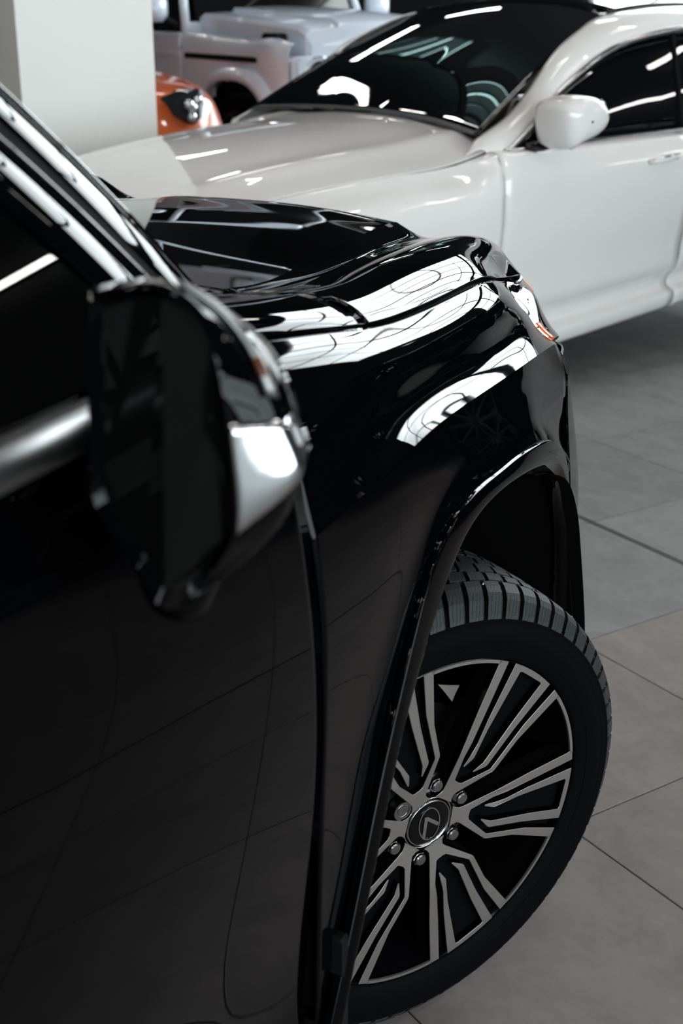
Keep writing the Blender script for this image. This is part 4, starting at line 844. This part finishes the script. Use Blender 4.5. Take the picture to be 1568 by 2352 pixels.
for s_ in (-1, 1):
    f = MB(); V = []; F = []
    for a in np.linspace(R(-12), R(192), 30):
        ca, sa = math.cos(a), math.sin(a); qx = math.copysign(abs(ca)**.8, ca); qz = math.copysign(abs(sa)**.75, sa)
        for r, y in ((.49, -.86), (.49, -.95), (.50, -.966), (.54, -.962), (.585, -.93), (.60, -.885)): V.append((r*qx, s_*-y*-1, .44+r*.97*qz))
    for i in range(29): F += [(i*6+j, i*6+j+1, (i+1)*6+j+1, (i+1)*6+j) for j in range(5)]
    f.add(V, F); fl_ = f.build('fender_flare', SILVER, G4, True); md = fl_.modifiers.new('t', 'SOLIDIFY'); md.thickness = .006
    t = MB(); t.box(-.74, .40, s_*.885-.012, s_*.885+.012, 1.045, 1.085, ch=.004); t.build('side_strip', MATTE, G4)
    t = MB(); t.box(-2.9, -.82, s_*.885-.012, s_*.885+.012, 1.045, 1.085, ch=.004); t.build('side_strip', SILVER, G4)
    d = MB(); d.box(-1.78, -.815, min(s_*.80, s_*.89), max(s_*.80, s_*.89), .48, 1.225, ch=.012); dd = d.build('front_door', SILVER, G4)
    h = MB(); h.tube([(-1.68, s_*.89, 1.14), (-1.66, s_*.92, 1.14), (-1.52, s_*.92, 1.14), (-1.5, s_*.89, 1.14)], .012, 6); h.build('door_handle', SILVER, dd, True)
    for zz in (1.15, .75): h = MB(); h.tube([(-.805, s_*.895, zz-.03), (-.805, s_*.895, zz+.03)], .012, 8); h.build('door_hinge', SILVER, dd, True)
    d = MB(); d.box(-2.62, -1.79, min(s_*.80, s_*.89), max(s_*.80, s_*.89), .48, 1.225, ch=.012); d.build('rear_door', SILVER, G4)
    d = MB(); d.box(-3.75, -2.63, min(s_*.78, s_*.885), max(s_*.78, s_*.885), .62, 1.225, ch=.012); d.build('rear_quarter_panel', SILVER, G4)
    # turn lamp on the wing, round headlamp, mirror
    t = MB(); t.box(.16, .40, s_*.74-.05, s_*.74+.05, 1.19, 1.245, ch=.022); t.build('wing_turn_lamp', TRIM, G4, True, sharp=R(30))
    hl = MB(); hl.lathe([(.001, .035), (.07, .03), (.105, .012), (.115, 0), (.118, -.02)], 32, T=Matrix.Translation((.645, s_*.62, .97)) @ Matrix.Rotation(R(90), 4, 'Y')); ho = hl.build('headlight', LAMPG, G4, True)
    hr = MB(); hr.lathe([(.115, .0), (.118, .018), (.128, .018), (.132, 0)], 32, T=Matrix.Translation((.645, s_*.62, .97)) @ Matrix.Rotation(R(90), 4, 'Y')); hr.build('headlamp_ring', CHROME, ho, True)
    mm = MB(); mm.box(-.98, -.80, min(s_*.96, s_*1.16), max(s_*.96, s_*1.16), 1.30, 1.50, ch=.05); mo = mm.build('wing_mirror', SILVER, G4, True, sharp=R(50)); ma = MB(); ma.tube([(-.86, s_*.88, 1.27), (-.88, s_*.99, 1.33)], .03, 8); ma.build('mirror_arm', MATTE, mo)
    simple_wheel(G4, (0, s_*.84+s_*.06, .42), (0, s_, 0), .41, .27); simple_wheel(G4, (-2.85, s_*.84+s_*.06, .42), (0, s_, 0), .41, .27)
    # window pillars and panes
    for x0, x1 in ((-.80, -1.04), (-1.78, -1.80), (-2.62, -2.62), (-3.72, -3.70)): pl = MB(); pl.tube([(x0, s_*.84, 1.22), (x1, s_*.74, 1.88)], .035, 6); pl.build('window_pillar', SILVER, G4, True)
    gl = MB(); P_ = [(-.86, s_*.845, 1.23), (-1.08, s_*.745, 1.86), (-3.68, s_*.745, 1.86), (-3.70, s_*.845, 1.23)]; gl.add(P_+[(x, y*.993, z) for x, y, z in P_], [(0, 1, 2, 3), (4, 5, 6, 7), (0, 4, 5, 1), (1, 5, 6, 2), (2, 6, 7, 3), (3, 7, 4, 0)]); gl.build('side_window', DGLASS, G4)
poly_loft('hood', [[(x, -.70*k, z0), (x, -.70*k, z1-.03), (x, -.66*k, z1), (x, -.42*k, z1+.012), (x, -.40*k, z1+.04), (x, 0, z1+.05), (x, .40*k, z1+.04), (x, .42*k, z1+.012), (x, .66*k, z1), (x, .70*k, z1-.03), (x, .70*k, z0)] for x, k, z0, z1 in ((.61, .93, 1.08, 1.20), (.58, .98, 1.08, 1.265), (.50, 1, 1.08, 1.30), (-.3, 1.02, 1.08, 1.345), (-.78, 1.03, 1.08, 1.36))], SILVER, G4, sharp=R(30))
f = MB(); f.box(.55, .66, -.84, .84, .62, 1.10, ch=.03); f.build('front_panel', SILVER, G4); f = MB(); f.box(.66, .70, -.40, .40, .80, 1.10, ch=.01); go = f.build('grille', TRIM, G4)
for i in range(3): q = MB(); q.box(.695, .715, -.38, .38, .85+i*.085, .875+i*.085); q.build('grille_bar', CHROME, go)
f = MB(); f.box(.60, .85, -.88, .88, .40, .66, ch=.05); f.build('front_bumper', SILVER, G4, True, sharp=R(30))
f = MB(); f.add([(-.80, -.74, 1.30), (-1.04, -.70, 1.86), (-1.04, .70, 1.86), (-.80, .74, 1.30), (-.81, -.74, 1.30), (-1.05, -.70, 1.86), (-1.05, .70, 1.86), (-.81, .74, 1.30)], [(0, 1, 2, 3), (4, 5, 6, 7), (0, 4, 5, 1), (1, 5, 6, 2), (2, 6, 7, 3), (3, 7, 4, 0)]); f.build('windshield', TRIM, G4)
for yy in (-.42, .28): q = MB(); q.tube([(-.74, yy, 1.31), (-.79, yy+.02, 1.34), (-.90, yy+.38, 1.52)], .010, 6); q.tube([(-.70, yy, 1.30), (-.76, yy, 1.32)], .03, 8); q.build('wiper', MATTE, G4, True)
f = MB(); f.box(-3.75, -1.04, -.76, .76, 1.86, 1.96, ch=.04); f.build('roof', SILVER, G4, True, sharp=R(30)); f = MB(); f.box(-3.7, .5, -.70, .70, .45, .9); f.build('underbody', MATTE, G4); f = MB(); f.box(-3.80, -3.70, -.80, .80, .62, 1.9, ch=.04); f.build('rear_panel', SILVER, G4)
f = MB(); f.box(-.86, -.78, -.86, .86, .9, 1.30, ch=.02); f.build('bulkhead', SILVER, G4)
# ------------------------------------------------------------------ orange car whose nose shows past the column
oz = R(-120); ox, oy = 6.47, 3.00; OS = 1.13
ca, sa = math.cos(oz), math.sin(oz); lx, ly = -.12, .76; orig = (ox-OS*(lx*ca-ly*sa), oy-OS*(lx*sa+ly*ca), 0)
OC = empty('hatchback', orig, oz); OC.scale = (OS, OS, OS); tag(OC, 'orange car nose with a dark headlamp beside the column edge', 'car')
os_ = [(.25,0),(.40,.0),(.58,.005),(.72,.02),(.84,.05),(.93,.10),(.99,.2),(1.02,.45),(1.03,.9)]
rails = []
for z, dy in os_:
    rl = []
    for x, w, zk in ((0.02,.10,.80),(-.02,.45,.83),(-.10,.70,.88),(-.28,.84,.93),(-.6,.885,.98),(-1.0,.89,1.02),(-1.5,.89,1.06)):
        rl.append((x-.06*max(0, (z-.7))*3*(1 if x > -.3 else .3), -max(0, w-dy*w), .25+(z-.25)*zk))
    rails.append(rl)
g, _ = grid(rails, [], 4, 6); gg = np.concatenate([g, (g[::-1]*np.array([1, -1, 1]))[1:]]); gridmesh('front_body', gg, ORANGE, OC, thick=.004)
b = MB(); secs = []
for x, w, z0, z1 in ((-1.5,.88,.25,1.08),(-2.4,.89,.25,1.10),(-3.4,.88,.25,1.10),(-4.1,.84,.3,1.06),(-4.3,.74,.35,.98)): secs.append(bodysec(x, w, z0, z1, .08))
poly_loft('rear_body', secs, ORANGE, OC); poly_loft('cabin', [bodysec(x, w, 1.0, z1, .06) for x, w, z1 in ((-1.3,.80,1.05),(-2.0,.70,1.48),(-3.3,.68,1.52),(-4.1,.74,1.08))], TRIM, OC)
for s_ in (-1, 1):
    hl = MB(); V = []; F = []
    P_ = [(-.03, .34, .90), (-.045, .42, .92), (-.07, .50, .945), (-.09, .56, .93), (-.085, .565, .86), (-.06, .53, .78), (-.03, .46, .75), (-.02, .38, .80)]
    V = [(x+.012, s_*(y+.012), z) for x, y, z in P_]+[(x-.05, s_*(y-.05), z) for x, y, z in P_]+[(-.045, s_*.52, .86)]; F = [(i, (i+1) % 8, 16) for i in range(8)]+[(i, (i+1) % 8, 8+(i+1) % 8, 8+i) for i in range(8)]
    hl.add(V, F); ho = hl.build('headlight', LAMPG, OC, True, sharp=R(50))
    for (x, y, z) in ((-.015, .44, .86), (-.03, .47, .84), (-.055, .52, .88), (-.025, .46, .79)): q = MB(); q.lathe([(.001, .03), (.02, .026), (.028, .01), (.03, -.01)], 16, T=Matrix.Translation((x, s_*y, z)) @ Matrix.Rotation(R(-30 if s_ < 0 else 30), 4, 'Z') @ Matrix.Rotation(R(90), 4, 'Y')); q.build('lamp_lens', CHROME, ho, True)
    simple_wheel(OC, (-.85, s_*.90, .33), (0, s_, 0), .33, .22); simple_wheel(OC, (-3.45, s_*.90, .33), (0, s_, 0), .33, .22)

# ------------------------------------------------------------------ dark cars added outside the frame so the black flank mirrors less lit floor
DS = empty('added_saloon', (4.0, -3.7, 0), R(57)); tag(DS, 'added dark car, unseen outside the frame, to darken what the black doors mirror', 'car')
poly_loft('lower_body', [bodysec(x, w, z0, z1, .10, .02) for x, w, z0, z1 in ((2.35,.62,.35,.70),(2.2,.80,.24,.84),(1.6,.90,.20,.95),(.6,.93,.18,1.02),(-1.0,.93,.18,1.03),(-2.0,.90,.20,1.02),(-2.4,.82,.26,.98),(-2.5,.70,.40,.92))], BLACK, DS)
poly_loft('cabin', [bodysec(x, w, 1.0, z1, .08, .02) for x, w, z1 in ((1.0,.78,1.02),(.2,.66,1.40),(-.6,.64,1.46),(-1.4,.64,1.40),(-2.2,.74,1.02))], DGLASS, DS)
for x in (1.45, -1.5):
    for s_ in (-1, 1): simple_wheel(DS, (x, s_*.95, .34), (0, s_, 0), .34, .22)
DS2 = DS.copy(); C.objects.link(DS2); DS2.location = (7.15, -3.25, 0); DS2['label'] = 'second added dark car, unseen outside the frame, to darken what the black front wing mirrors'  # second unseen car, added to cover lit floor in the wing's reflection
for ch in DS.children:
    c = ch.copy(); C.objects.link(c); c.parent = DS2
    for q in ch.children: d = q.copy(); C.objects.link(d); d.parent = c
